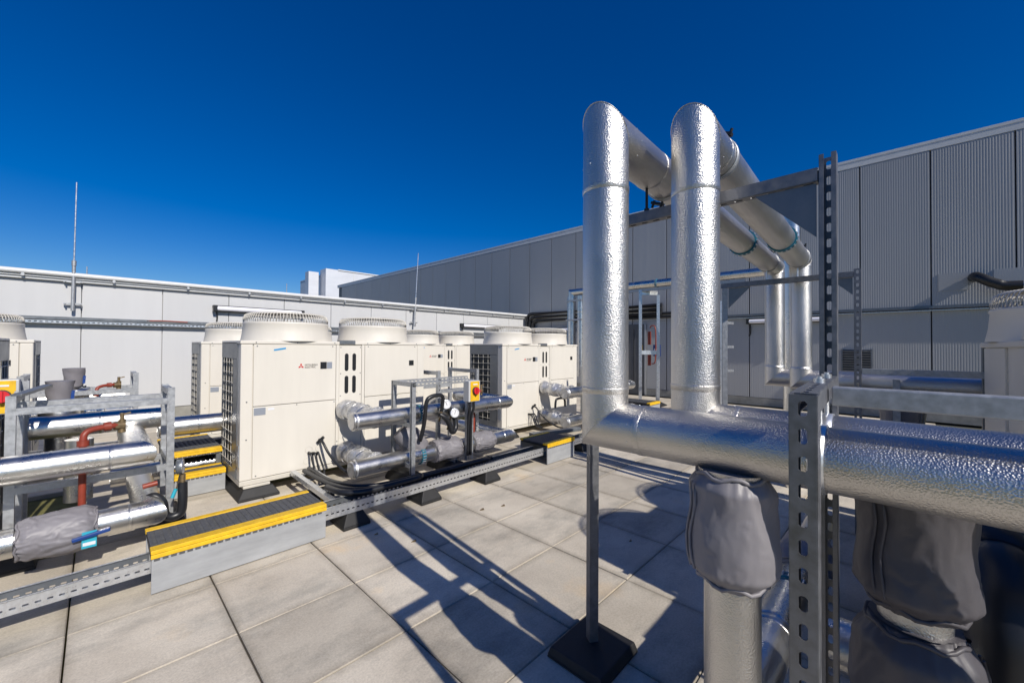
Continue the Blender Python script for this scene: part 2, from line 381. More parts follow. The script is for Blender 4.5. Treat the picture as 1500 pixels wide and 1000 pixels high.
# ---- white parapet wall (long, sunlit)
YW, XW = 10.3, 11.45
w = thing('parapet_wall', 'long low white panelled wall behind the air conditioning units, sunlit', 'wall', (0, YW, 0))
MB().box((-8, YW+.06, 0), (XW, YW+.3, 2.6)).build('core', 'whitewall', w)
pm = None
for k in range(-8, 12):
    x0 = -.197+1.0728*k
    x1 = min(x0+1.0728, XW-.01)
    if x1-x0 < .2: continue
    for z0, z1 in ((.21, 1.80), (1.803, 2.56)):
        MB().box((x0+.005, YW, z0), (x1-.005, YW+.055, z1)).build('wall_panel', 'whitewall', w, bevel=.004)
MB().box((-8, YW-.02, 0), (XW-.02, YW+.06, .2)).build('upstand', 'kerb', w)
MB().box((-8, YW-.06, 2.555), (XW-.01, YW+.34, 2.6)).box((-8, YW-.065, 2.50), (XW-.01, YW-.035, 2.585)).build('coping', 'coping', w, bevel=.006)
MB().cyl((-8, YW-.085, 2.615), (XW-.02, YW-.085, 2.615), .042, 16).build('edge_pipe', 'coping', w)
for k in range(-7, 11):
    MB().bar((k*1.05+.2, YW-.115, 2.56), (k*1.05+.2, YW-.06, 2.56), .03, .05).cyl((k*1.05+.2, YW-.12, 2.555), (k*1.05+.2, YW-.10, 2.555), .022, 10).build('conductor_clip', 'galv', w)
MB().cyl((-8, YW-.085, 2.545), (XW-.1, YW-.085, 2.545), .008, 6).build('lightning_tape', 'galv', w)

# ---- tall grey building wall
w = thing('clad_building', 'tall grey ribbed metal clad building wall on the right of the roof', 'building', (XW, 0, 0))
ZT = 5.56
MB().box((XW+.08, -12, -.02), (XW+.5, 27.7, ZT-.05)).build('core', 'door', w)
def ribbed(y0, y1, z0, z1):
    n = 28; mb = MB(); L = y1-y0; prof = []
    for k in range(n):
        a = y0+.011+(L-.022)*k/n; p = (L-.022)/n
        prof += [(a, 0), (a+p*.42, 0), (a+p*.52, -.0015), (a+p*.9, -.0015)]
    prof.append((y1-.011, 0))
    lo = [(XW+dx, y, z0) for y, dx in prof]; hi = [(XW+dx, y, z1) for y, dx in prof]; m_ = len(prof)
    mb.add(lo+hi, [(i, i+1, m_+i+1, m_+i) for i in range(m_-1)])
    mb.quad((XW, y0+.011, z0), (XW+.05, y0+.011, z0), (XW+.05, y0+.011, z1), (XW, y0+.011, z1))
    mb.quad((XW, y1-.011, z0), (XW+.05, y1-.011, z0), (XW+.05, y1-.011, z1), (XW, y1-.011, z1))
    return mb
for k in range(-11, 26):
    y0 = -.504+1.0605*k; y1 = y0+1.0605
    for z0, z1 in ((.20, 2.20), (2.206, 5.38)):
        ribbed(y0, y1, z0, z1).build('wall_panel', 'greywall', w)
MB().box((XW-.01, -12, 0), (XW+.08, 10.2, .19)).build('upstand', 'kerb', w)
MB().box((XW-.006, -12, 5.385), (XW+.6, 27.75, 5.56)).box((XW-.012, -12, 5.52), (XW-.0065, 27.75, 5.575)).build('parapet_trim', 'coping', w, bevel=.01)
# door in it
dr = MB().box((XW-.03, 5.43, 0.0), (XW-.012, 6.37, 2.13)).build('door', 'door', w, bevel=.004)
for y in (5.43, 6.37): MB().bar((XW-.035, y, 0), (XW-.035, y, 2.13), .05, .03).build('door_frame', 'galv', dr)
for y in (5.62, 5.80, 6.0, 6.18): MB().bar((XW-.032, y, .2), (XW-.032, y, 1.98), .012, .02).build('louvre_bar', 'black', dr)
MB().box((XW-.04, 5.52, 1.25), (XW-.031, 5.62, 1.5)).build('warning_sign', 'yellow', dr)
MB().box((XW-.043, 5.535, 1.36), (XW-.041, 5.605, 1.48)).build('sign_symbol', 'print', dr)
lv = thing('wall_louvre', 'dark louvred vent grille low on the grey ribbed wall', 'vent', (XW-.03, .62, 1.16))
MB().box((XW-.02, .39, .92), (XW-.006, .86, 1.4)).build('backing', 'black', lv)
for k in range(9): MB().bar((XW-.035, .39, .95+.052*k), (XW-.035, .86, .95+.052*k), .03, .018, (1, 0, .8)).build('slat', 'greysteel', lv)
for y in (.385, .865): MB().bar((XW-.04, y, .9), (XW-.04, y, 1.42), .02, .05).build('vent_frame', 'greysteel', lv)

# ---- distant white plant building
b = thing('plant_building', 'bright white metal clad block rising beyond the white wall', 'building', (12, 30, 0))
MB().box((12.42, 30, 0), (24, 38, 7.02)).build('wall', 'farwhite', b)
MB().box((10.65, 30.9, 0), (11.35, 31.6, 6.85)).build('side_wall', 'farwhite', b)
MB().box((11.5, 29.95, 0), (12.4, 31, 7.05)).build('corner_wall', 'farwhite', b)
for k in range(4): MB().box((13.6+1.6*k, 29.97, 0), (13.64+1.6*k, 29.995, 7.0)).build('seam_trim', 'coping', b)
MB().box((9.6, 31, 0), (10.6, 31.6, 5.0)).build('low_wing', 'greyflat', b)
MB().box((12.4, 29.94, 7.02), (24.1, 38, 7.1)).build('roof_trim', 'coping', b)
MB().cyl((15.5, 29.93, 6.6), (15.5, 29.99, 6.6), .1, 12).build('wall_spout', 'print', b)

# ================================================================== AIR CONDITIONING UNITS
LOGO = None
def text_mesh(body, size):
    cu = bpy.data.curves.new('lettering', 'FONT'); cu.body = body; cu.size = size; cu.extrude = .0006; cu.space_line = .8; cu.resolution_u = 2
    o = bpy.data.objects.new('lettering', cu); COL.objects.link(o); dg = bpy.context.evaluated_depsgraph_get(); dg.update()
    me = bpy.data.meshes.new_from_object(o.evaluated_get(dg)); bpy.data.objects.remove(o); return me
def make_unit(loc, label):
    t = thing('air_conditioning_unit', label, 'air conditioner', (0, 0, 0), 'twin fan air conditioning units')
    MB().box((.045, .014, .172), (1.935, .75, 1.442)).build('casing', 'cream', t)
    MB().box((-.006, -.008, 1.44), (1.986, .77, 1.472)).build('top_lid', 'cream', t, bevel=.006)
    MB().box((0, 0, .125), (1.98, .76, .17)).build('base_rail', 'creamdark', t, bevel=.006)
    for x in (.03, 1.72): MB().box((x, -.012, .10), (x+.22, .77, .124)).build('mounting_foot', 'creamdark', t, bevel=.004)
    for x0, x1 in ((0, .098), (1.882, 1.98)): MB().box((x0, 0, .172), (x1, .108, 1.439)).build('corner_post', 'cream', t, bevel=.008)
    for x0, x1 in ((.102, .866), (1.192, 1.878)):
        MB().box((x0, -.003, .853), (x1, .016, 1.436)).build('upper_panel', 'cream', t, bevel=.004)
        MB().box((x0, -.003, .176), (x1, .016, .846)).build('lower_panel', 'cream', t, bevel=.004)
        MB().box((x0, .74, .176), (x1, .763, .846)).box((x0, .74, .853), (x1, .763, 1.436)).build('rear_panel', 'cream', t, bevel=.004)
    for x in (.870, 1.156): MB().box((x, -.002, .172), (x+.032, .016, 1.438)).build('joint_post', 'cream', t, bevel=.003)
    cp = MB().box((.905, .004, .172), (1.153, .018, 1.43)).build('centre_panel', 'cream', t, bevel=.002)
    for x in (.985, 1.07):
        for z0, z1 in ((.905, 1.10), (1.15, 1.345)):
            q = [(x-.021, z0+.021), (x-.015, z0+.006), (x, z0), (x+.015, z0+.006), (x+.021, z0+.021), (x+.021, z1-.021), (x+.015, z1-.006), (x, z1), (x-.015, z1-.006), (x-.021, z1-.021)]
            MB().ring_loft([[(a, .0032, b_) for a, b_ in q], [(a, .012, b_) for a, b_ in q]], smooth=False).build('vent_slot', 'black', cp)
    MB().box((.90, -.014, 1.446), (1.075, .05, 1.487)).build('lid_bracket', 'greysteel', t, bevel=.003)
    # ends: grey frame, coil, wire guard
    for g_, xx in ((-1, 0.0), (1, 1.98)):
        X = lambda dd: xx+g_*dd
        def bx(a, b_): lo = min(a[0], b_[0]); hi = max(a[0], b_[0]); return MB().box((lo, a[1], a[2]), (hi, b_[1], b_[2]))
        sf = bx((X(-.03), .112, 1.30), (X(.006), .765, 1.455))
        for y0, y1 in ((.112, .275), (.725, .765)): 
            lo, hi = sorted((X(-.03), X(.004))); sf.box((lo, y0, .26), (hi, y1, 1.299))
        lo, hi = sorted((X(-.03), X(.005))); sf.box((lo, .112, .172), (hi, .765, .259))
        sf.build('end_frame', 'greysteel', t, bevel=.003)
        lo, hi = sorted((X(-.042), X(-.034))); MB().box((lo, .19, .25), (hi, .735, 1.31)).build('coil', 'coil', t)
        wg = MB()
        for k in range(4): y = .32+.115*k; wg.cyl((X(.004), y, .255), (X(.004), y, 1.305), .0028, 5)
        for k in range(11): z = .30+.096*k; wg.cyl((X(.009), .265, z), (X(.009), .74, z), .0026, 5)
        wg.build('wire_guard', 'cream', t)
    MB().box((-.006, .02, .30), (-.001, .09, .50)).build('side_plate', 'silverlabel', t)
    # fans
    for cx in (.50, 1.485):
        fs = MB().lathe([(.42, 1.472), (.415, 1.50), (.405, 1.56), (.40, 1.635), (.405, 1.648), (.402, 1.660), (.392, 1.664), (.386, 1.655), (.38, 1.49)], (cx, .38, 0), 56).build('fan_shroud', 'cream', t)
        gr = MB()
        for k in range(84):
            a = 2*math.pi*k/84; c_, s_ = math.cos(a), math.sin(a)
            pr = [(.396, 1.655), (.398, 1.70), (.385, 1.738), (.35, 1.757), (.24, 1.763), (.09, 1.765)]
            gr.tube([(cx+r_*c_, .38+r_*s_, z) for r_, z in pr], .0036, 4, caps=False)
        for r_, z in ((.37, 1.748), (.29, 1.762), (.20, 1.765)):
            gr.tube([(cx+r_*math.cos(2*math.pi*k/40), .38+r_*math.sin(2*math.pi*k/40), z) for k in range(41)], .005, 5, caps=False)
        gr.cyl((cx, .38, 1.755), (cx, .38, 1.772), .095, 24)
        gr.build('fan_grille', 'cream', fs)
        bl = MB().cyl((cx, .38, 1.52), (cx, .38, 1.66), .07, 16)
        for k in range(4):
            a = k*math.pi/2+.3; u_ = V((math.cos(a), math.sin(a), 0)); v_ = V((-math.sin(a), math.cos(a), 0)); c_ = V((cx, .38, 1.60))
            bl.add([c_+u_*.06-v_*.05+V((0,0,-.03)), c_+u_*.36-v_*.14+V((0,0,-.04)), c_+u_*.37+v_*.12+V((0,0,.05)), c_+u_*.06+v_*.05+V((0,0,.03))], [(0,1,2,3)])
        bl.build('fan_rotor', 'black', fs)
        MB().cyl((cx, .38, 1.475), (cx, .38, 1.478), .375, 32).build('fan_well', 'black', fs)
    # print and stickers
    MB().add([(.27, -.0048, 1.375), (.375, -.0048, 1.393), (.375, -.0048, 1.408), (.27, -.0048, 1.39)], [(0,1,2,3)]).build('tape_strip', 'bluetape', t, solid=.0006)
    MB().box((.705, -.006, 1.185), (.768, -.003, 1.257)).build('display_window', 'black', t)
    MB().box((.771, -.0055, 1.187), (.825, -.003, 1.255)).build('data_label', 'silverlabel', t)
    MB().box((.108, -.0055, .768), (.205, -.003, .836)).build('rating_plate', 'silverlabel', t)
    MB().box((.225, -.0045, .806), (.28, -.0028, .826)).build('small_label', 'white', t)
    MB().box((1.76, -.006, 1.19), (1.825, -.003, 1.252)).build('access_port', 'black', t)
    lg = MB(); c_ = V((.516, -.0045, 1.219)); s_ = .026
    for a in (90, 210, 330):
        u_ = V((math.cos(R(a)), 0, math.sin(R(a)))); v_ = V((-u_.z, 0, u_.x))
        lg.add([c_, c_+u_*s_*.5*1.15+v_*s_*.36, c_+u_*s_*1.15, c_+u_*s_*.575-v_*s_*.36], [(0,1,2,3)])
    lg.build('emblem', 'logored', t, solid=.0006)
    for body, z in (('MITSUBISHI', 1.221), ('ELECTRIC', 1.198)):
        me = text_mesh(body, .0265); me.materials.append(M['print'])
        o = bpy.data.objects.new('lettering', me); COL.objects.link(o); o.parent = t
        o.location = (.552, -.0048, z); o.rotation_euler = (R(90), 0, 0); o.scale = (.93, 1, 1)
    sc = MB()
    for x, z in ((.13,1.42),(.83,1.42),(.48,1.455),(.12,1.455),(.85,1.455),(1.23,1.42),(1.84,1.42),(1.5,1.455),(1.22,1.455),(1.86,1.455),(.118,.83),(.85,.83),(.48,.836),(.13,.20),(.83,.20),(1.22,.20),(1.85,.20),(.92,1.41),(1.14,1.41),(.92,1.125),(1.14,1.125),(.92,.885),(1.14,.885),(.885,.62),(.885,.40),(1.6,.836),(.05,.9),(.05,.55)):
        y = -.0095 if z > 1.44 else (.0022 if .9 < x < 1.15 else -.005)
        sc.cyl((x, y, z), (x, y+.004, z), .0062, 8)
    sc.build('screw', 'greysteel', t, kind='stuff')
    for x, z in ((.60, .36), (.70, .36), (.585, .25)):
        kn = MB().tube([(x+.034*math.cos(k*.3927), -.0035, z+.034*math.sin(k*.3927)) for k in range(17)], .0018, 4, caps=False)
        kn.build('knockout', 'creamdark', t)
    t.location = loc; return t
unit_tx = [((.92, 4.35, 0), 'cream air conditioning unit nearest the camera, beside the long yellow edged step'),
           ((4.31, 4.35, 0), 'cream air conditioning unit behind the yellow isolator switch, its dark coil end showing'),
           ((-2.47, 4.35, 0), 'air conditioning unit at the left picture edge, only its dark grey end visible'),
           ((1.0, 6.92, 0), 'rear row air conditioning unit partly hidden directly behind the nearest middle unit'),
           ((4.25, 6.92, 0), 'rear row air conditioning unit seen in the gap behind the pressure gauges'),
           ((-2.47, 6.92, 0), 'rear row air conditioning unit at left edge beside the jacketed valve tops'),
           ((2.18, -1.18, 0), 'shaded air conditioning unit at the right picture edge in front of the grey wall')]
u_first = make_unit(*unit_tx[0])
for l_, tx in unit_tx[1:]: copy_tree(u_first, None, tx, None, l_)
gi = 0
names_u = ['the nearest middle', 'the isolator side', 'the left edge front', 'the hidden rear middle', 'the rear gap', 'the rear left', 'the shaded right']
for (l_, tx), nm in zip(unit_tx, names_u):
    for dx, sd in ((.02, 'left'), (1.70, 'right')):
        rubber_foot(l_[0]+dx-.04, l_[1]-.07, l_[0]+dx+.30, l_[1]+.84, .099, 'black rubber bearer under the %s end of %s air conditioning unit' % (sd, nm), 'rubber bearers under the units', .05)

# ================================================================== EXPANSION LOOP PIPES
RA = .08; ZL, ZTOP = 1.155, 2.192
A = pipe_run('outer tall silver pipe, left one of the big pair rising and crossing overhead',
    [(1.26, -2.6, ZL), (1.26, .75, ZL), (1.26, .75, ZTOP), (4.45, .83, ZTOP), (4.45, .83, ZL), (4.45, -2.5, ZL)], RA, 'stucco', group='large silver expansion loop pipes',
    bands=((0, .955), (0, .62), (1, .80), (1, .12), (2, .12), (2, .93), (3, .05), (3, .9), (4, .06)), flanges=((2, .62),), clamps=((2, .17, (0, .35, -.94)), (2, .90, (0, -.3, .95))), n=64)
B = pipe_run('inner tall silver pipe, right one of the big pair rising and crossing overhead',
    [(1.487, -2.6, ZL), (1.487, .52, ZL), (1.487, .52, ZTOP), (4.25, .60, ZTOP), (4.25, .60, ZL), (4.25, -2.5, ZL)], RA, 'stucco', group='large silver expansion loop pipes',
    bands=((0, .955), (0, .60), (1, .80), (1, .13), (2, .07), (2, .93), (3, .05), (3, .9), (4, .06)), flanges=((2, .66),), clamps=((2, .09, (0, -.35, .94)), (2, .94, (0, -.3, .95))), n=64)

# ---- support frame in front
fr = thing('pipe_support', 'tall galvanised strut frame with slotted post carrying the big pipe pair', 'support frame', (1.64, .15, 0))
strut('post', (1.62, .155, .02), (1.62, .155, 2.05), (1, 0, 0), fr, mt='galvdark')
strut('post', (1.645, 1.045, .05), (1.645, 1.045, 1.98), (-.55, -.83, 0), fr, slots=False, mt='galvdark')
strut('beam', (1.645, 1.07, 1.99), (1.62, .18, 1.99), (0, 0, -1), fr, mt='galvdark')
MB().add([(1.612, .185, 1.965), (1.612, .36, 1.965), (1.612, .185, 1.79), (1.618, .185, 1.965), (1.618, .36, 1.965), (1.618, .185, 1.79)], [(0,1,2),(3,5,4),(0,3,4,1),(1,4,5,2),(2,5,3,0)]).build('gusset', 'greysteel', fr)
strut('cross_beam', (.947, .13, 1.322), (1.60, .155, 1.322), (0, 0, 1), fr, mt='galvdark')
strut('post', (.925, .125, .02), (.925, .125, 1.344), (-1, 0, 0), fr, mt='galvdark')
for (x, y) in ((1.26, .14), (1.487, .148)):
    MB().cyl((x, y, 1.2), (x, y, 1.36), .006, 8).cyl((x, y, 1.343), (x, y, 1.355), .012, 6).cyl((x, y, 1.285), (x, y, 1.297), .012, 6).build('hanger_rod', 'galvlight', fr)
    MB().lathe([(RA+.001, -.016), (RA+.005, -.016), (RA+.005, .016), (RA+.001, .016)], (x, y, ZL), 40, (0, 1, 0)).build('pipe_clamp', 'galvlight', fr)
for x, y in ((1.63, .77), (1.63, .53)):
    MB().cyl((x, y, 2.0), (x, y, 2.16), .006, 8).cyl((x, y, 2.012), (x, y, 2.024), .012, 6).build('hanger_rod', 'black', fr)
MB().bar((1.215, .11, 1.318), (1.225, -1.8, 1.318), .04, .044).build('side_rail', 'galv', fr, bevel=.003)
rubber_foot(1.46, .88, 1.78, 1.17, .05, 'square black rubber foot under the slim leg behind the left big pipe', None, .012)

# ---- far support frame of the loop
fr = thing('pipe_support', 'second galvanised strut frame under the far end of the big overhead pipes', 'support frame', (4.1, .2, 0))
strut('post', (4.1, .215, 0), (4.1, .215, 2.05), (-1, 0, 0), fr, mt='galvdark')
strut('post', (4.1, 1.165, 0), (4.1, 1.165, 1.99), (-1, -.4, 0), fr, slots=False)
strut('beam', (4.1, 1.19, 2.01), (4.1, .24, 2.01), (0, 0, -1), fr, mt='galvdark')
MB().add([(4.097, 1.13, 1.985), (4.097, .95, 1.985), (4.097, 1.13, 1.80), (4.103, 1.13, 1.985), (4.103, .95, 1.985), (4.103, 1.13, 1.80)], [(0,1,2),(3,5,4),(0,3,4,1),(1,4,5,2),(2,5,3,0)]).build('gusset', 'greysteel', fr)
MB().add([(4.097, .245, 1.985), (4.097, .38, 1.985), (4.097, .245, 1.85), (4.103, .245, 1.985), (4.103, .38, 1.985), (4.103, .245, 1.85)], [(0,1,2),(3,5,4),(0,3,4,1),(1,4,5,2),(2,5,3,0)]).build('gusset', 'greysteel', fr)
strut('rail', (4.1, .19, 1.255), (4.1, -2.4, 1.26), (-1, 0, 0), fr, slots=False)
for x, y in ((4.1, .82), (4.1, .60)): MB().cyl((x, y, 2.02), (x, y, 2.16), .007, 8).build('hanger_rod', 'galvlight', fr)
MB().bar((4.14, .0, 1.2), (4.14, .0, .02), .041, .041).build('post', 'galv', fr)
strut('post', (4.3, .06, 0), (4.3, .06, 1.05), (-1, 0, 0), fr)

# ---- risers standing behind the loop
pipe_run('thin silver vertical riser standing behind the right overhead pipe', [(5.0, .78, 0), (5.0, .78, 2.97)], .075, 'foil', bands=((0, .8),))

t = thing('shadow_box', 'plain grey box added just outside the right picture edge to cast a shadow', 'shadow caster', (1.99, -.6, 0))  # unseen box added so its top edge casts the straight paving shadow
MB().box((1.78, -.78, .10), (2.2, -.40, .955)).build('enclosure', 'lightgrey', t, bevel=.008)
MB().box((1.75, -.80, .955), (2.23, -.385, .967)).build('box_lid', 'greysteel', t)
MB().box((1.80, -.76, .0), (2.18, -.42, .10)).build('plinth', 'black', t)
for z, r_, nm in ((.74, .12, 'upper'), (.40, .13, 'middle'), (.14, .12, 'lowest')):  # black tubes added to deepen the dark lower right corner
    yy = -.20-.05*z; xx = 1.86+.28*(.74-z)
    t = thing('darkening_tube', 'black tube added to darken the lower right, %s of three' % nm, 'pipe', (xx, yy, 0), 'black tubes added to darken the lower right')
    MB().tube([(4.2, yy, z), (xx+.32, yy, z), (xx+.2, yy, z-.01), (xx+.08, yy, z-.03), (xx+.02, yy, max(.03, z-.12)), (xx, yy, max(.02, z-.25)), (xx, yy, .0)], r_*.8, 20, smooth_path=4).build('lagged_tube', 'cable', t)
    for u in (.5, 1.0, 1.5): MB().lathe([(r_*.8+.001, -.02), (r_*.8+.006, 0), (r_*.8+.001, .02)], (xx+u, yy, z), 24, (1, 0, 0)).build('lagging_band', 'black', t)
# ---- drops with jackets in the lower right
t = pipe_run('silver drop pipe under the left big pipe, a grey jacket over its upper half', [(1.26, .34, ZL-.07), (1.26, .34, -.02)], .072, 'stucco', n=56)
MB().lathe([(.088, 0), (.084, -.02), (.075, -.045)], (1.26, .34, ZL-.068), 40).build('saddle_collar', 'stucco', t)
def jacket(p0, p1, r, seed, label, group, sq=.10, nm='insulation_jacket', straps=True, ends=.74, fm='fabric', fold=.028):
    p0, p1 = V(p0), V(p1); t_ = thing(nm, label, 'valve jacket', p0, group)
    def rad(u):
        e = min(u, 1-u); k = min(1, e/.16); k = k*k*(3-2*k)
        return r*(ends+(1-ends)*k)*(1+.05*math.sin(u*7+seed))
    lumpy([p0, p1], rad, .032, seed, 96, 30, 'cover', fm, t_, folds=fold)
    a, x, y = frame_of(p1-p0)
    if straps:
        for u in (.035, .965):
            c = p0.lerp(p1, u); ring = [c+(x*math.cos(k*.2618)+y*math.sin(k*.2618))*(rad(u)*1.03)+a*.008*math.sin(k*1.7+seed) for k in range(25)]
            MB().tube(ring, .006, 6, caps=False).build('drawstring_hem', fm, t_)
        L = (p1-p0).length; q = MB()
        for s_ in (-1, 1):
            pts = []
            for k in range(9):
                u = .12+.76*k/8; an = seed*1.3+s_*.09+.05*math.sin(k); pts.append(p0.lerp(p1, u)+(x*math.cos(an)+y*math.sin(an))*(rad(u)*1.035))
            q.tube(pts, .004, 5)
        q.build('closing_seam', fm, t_)
    return t_
jacket((1.26, .34, 1.085), (1.26, .34, .775), .113, 3, 'grey insulation jacket hanging under the left big pipe, sunlit folds', 'grey jackets in the lower right')
t = pipe_run('shaded silver drop pipe under the right big pipe between two jackets', [(1.487, -.03, ZL-.07), (1.487, -.03, -.02)], .072, 'stucco', n=48)
jacket((1.487, -.03, 1.09), (1.487, -.03, .765), .117, 8, 'grey jacket with shade put in its colour, right of the slotted post, upper one of two', 'grey jackets in the lower right', fm='fabricshade')
jacket((1.487, -.03, .725), (1.487, -.03, .30), .124, 5, 'grey jacket with shade put in its colour, right of the slotted post, lower one of two', 'grey jackets in the lower right', fm='fabricshade')
t = pipe_run('low silver pipe slanting away behind the near drop pipe, with blue flange', [(1.26, .36, .3), (3.2, .36, .3)], .078, 'foil', flanges=((0, .50),), bands=((0, .30), (0, .32)), n=48)
jacket((2.40, .36, .3), (2.85, .36, .3), .125, 11, 'small grey jacket behind the blue flange low in the shade', 'grey jackets in the lower right')
t = thing('valve_lever', 'black lever with blue grip beside the low shaded jacket', 'valve lever', (2.5, .50, .4))
MB().tube([(2.5, .46, .38), (2.5, .52, .46), (2.46, .56, .50), (2.34, .57, .50)], .011, 8, smooth_path=4).build('lever', 'black', t)
MB().cyl((2.36, .57, .50), (2.26, .575, .50), .014, 10).build('grip', 'blue', t)
jacket((4.3, -.03, 1.075), (4.3, -.03, .55), .13, 14, 'grey jacket hanging under the far low pipes near the grey wall', 'grey jackets in the lower right')
pipe_run('silver drop pipe inside the far grey jacket', [(4.3, -.03, 1.08), (4.3, -.03, 0)], .07, 'foil')
# low header and dark plant between the drops on the right
pipe_run('low shaded silver header running behind the right drop pipe', [(1.95, -.6, .32), (1.95, .2, .32)], .09, 'foil')
t = thing('isolator_tag', 'pale plate with teal top edge hung low behind the slotted posts', 'sign', (1.78, .03, .42))
MB().box((1.78, -.02, .36), (1.784, .08, .47)).build('plate', 'white', t); MB().box((1.777, -.02, .465), (1.787, .08, .478)).build('edge_strip', 'cyan', t)

# ================================================================== PIPE SKIDS BETWEEN THE UNITS
def header_pair(x0, x1, y, zt, zl, tx, r=.085, back=1.0):
    a = pipe_run('upper silver header pipe %s' % tx, [(x0, y, zt), (x1, y, zt), (x1, y+back, zt)], r, 'foil', group='silver header pipes on the skids', bands=((0, .28), (0, .30), (0, .93)), flanges=((0, .36),))
    b_ = pipe_run('lower silver header pipe %s' % tx, [(x0, y, zl), (x1+.06, y, zl), (x1+.06, y+back, zl)], r, 'foil', group='silver header pipes on the skids', bands=((0, .28), (0, .95)), flanges=((0, .36),))
    return a, b_
def stub(x, y0, y1, z, z1, xt, seed, label):
    t_ = thing('connection_bend', label, 'pipe bend', (x, y0, z), 'foil wrapped bends on the units')
    MB().lathe([(.10, -.03), (.10, .0), (.095, .02)], (x, y0-.03, z), 24, (0, 1, 0)).build('wall_collar', 'crinkle', t_)
    lumpy([(x, y0-.02, z), (x+.005, y0-.10, z), (x+.03, y0-.19, (z+z1)/2), (x+.085, y1+.22, z1), (x+.09, y1+.04, z1)], lambda u: .098+.012*math.sin(u*14), .10, seed, 28, 7, 'foil_wrap', 'crinkle', t_)
    rp = MB()
    for u in (.25, .5, .75):
        c = V((x+.07*u, y0-.02+(y1-y0)*u*.8, z+(z1-z)*u)); rp.tube([c+V((.107*math.cos(k*.42), .02*math.sin(k), .107*math.sin(k*.42))) for k in range(16)], .006, 5, caps=False)
    rp.build('tape_band', 'crinkle', t_)
YS = 3.75
header_pair(1.70, 3.75, YS, .70, .245, 'beside the pressure gauges on the middle skid')
header_pair(-1.75, .21, YS, .685, .262, 'at the left picture edge in front of the strut rack')
header_pair(5.09, 7.2, YS, .70, .245, 'on the far right skid next to the tall pipe')
header_pair(1.70, 3.75, YS+2.57, .70, .245, 'on the rear row skid behind the middle frame')
header_pair(-1.75, .21, YS+2.57, .70, .26, 'on the rear row skid at far left', back=.5)
for k, (ux, uy, nm) in enumerate(((.92, 4.35, 'nearest middle unit'), (4.31, 4.35, 'isolator side unit'), (.92, 6.92, 'hidden rear middle unit'))):
    stub(ux+.965, uy, uy-.58, .735, .70, 0, 20+k, 'crinkled foil wrapped bend on the %s, upper of its two' % nm)
    stub(ux+.965, uy, uy-.58, .285, .245, 0, 30+k, 'crinkled foil wrapped bend on the %s, lower of its two' % nm)
for k, (x, z, nm) in enumerate(((1.70, .70, 'upper'), (1.70, .245, 'lower'), (5.09, .70, 'far upper'), (5.09, .245, 'far lower'))):
    t = thing('pipe_end_wrap', 'crumpled foil end of the %s header pipe below the unit vents' % nm, 'pipe end', (x, YS, z), 'foil pipe ends')
    lumpy([(x-.012, YS, z), (x+.03, YS, z)], lambda u: .074+.017*u, .05, 50+k, 28, 3, 'foil_cap', 'crinkle', t)

def rack(label, X0, X1, Y0, Y1, H, rails, group='galvanised strut racks round the header pipes', crossw=True, slots_top=True):
    t_ = thing('strut_rack', label, 'support frame', (X0, Y0, 0), group)
    for x in (X0, X1):
        for y in (Y0, Y1): strut('post', (x, y, .06), (x, y, H), (0, -1, 0), t_, slots=False)
    for x in (X0, X1):
        strut('end_beam', (x, Y0+.021, H-.03), (x, Y1-.021, H-.03), (0, 0, 1), t_, slots=slots_top)
        for z in rails[1:]: strut('cross_tie', (x, Y0+.021, z+.05), (x, Y1-.021, z+.05), (0, 0, 1), t_, slots=False)
    for z in rails:
        for y in (Y0, Y1): strut('rail', (X0+.021, y, z), (X1-.021, y, z), (0, -1, 0), t_, slots=False)
    return t_
rack('galvanised strut rack at left with two parallel upper rails behind the silver header', -.37, .40, 4.02, 4.42, 1.10, (1.0, .5))
# middle skid: slotted top frames
t = thing('strut_rack', 'galvanised strut rack holding the middle header pipes, slotted top beams', 'support frame', (2.28, 3.6, 0), 'galvanised strut racks round the header pipes')
for x, y in ((2.27, 3.60), (2.27, 3.98)): strut('post', (x, y, .05), (x, y, 1.05), (1, 0, 0), t, slots=False)
strut('top_beam', (2.25, 3.60, 1.03), (3.0, 3.60, 1.035), (0, -1, 0), t)
strut('top_beam', (2.25, 3.98, 1.03), (3.3, 3.98, 1.03), (0, -1, 0), t)
strut('top_beam', (2.27, 3.62, 1.03), (2.27, 3.96, 1.03), (0, 0, 1), t)
for z in (.84, .42): strut('cross_tie', (2.27, 3.62, z-.23), (2.27, 3.96, z-.23), (0, 0, 1), t, slots=False)
for z in (.58, .12): strut('cross_tie', (2.86, 3.62, z), (2.86, 3.96, z), (0, 0, 1), t, slots=False)
strut('post', (2.86, 3.98, .05), (2.86, 3.98, 1.03), (0, -1, 0), t)
t2 = rack('rear galvanised strut rack behind the isolator with slotted dark top beam', 2.98, 3.62, 4.15, 4.75, 1.12, (.86, .52))
rack('galvanised strut rack beyond the row on the far right header pipes', 5.95, 6.6, 3.6, 4.0, 1.08, (.55,))
rack('galvanised strut rack of the rear row at far left, thin pale rails', -.50, .30, 6.0, 6.5, 1.12, (.93, .62))
for x, y, tx in ((2.18, 3.5, 'under the left post of the middle strut rack'), (2.75, 3.56, 'under the middle of the middle strut rack'), (.30, 3.95, 'under the right post of the left strut rack'), (-.47, 3.95, 'under the left post of the left strut rack')):
    rubber_foot(x, y, x+.22, y+.5, .11, 'black rubber block foot %s' % tx, 'rubber block feet under racks', .035)

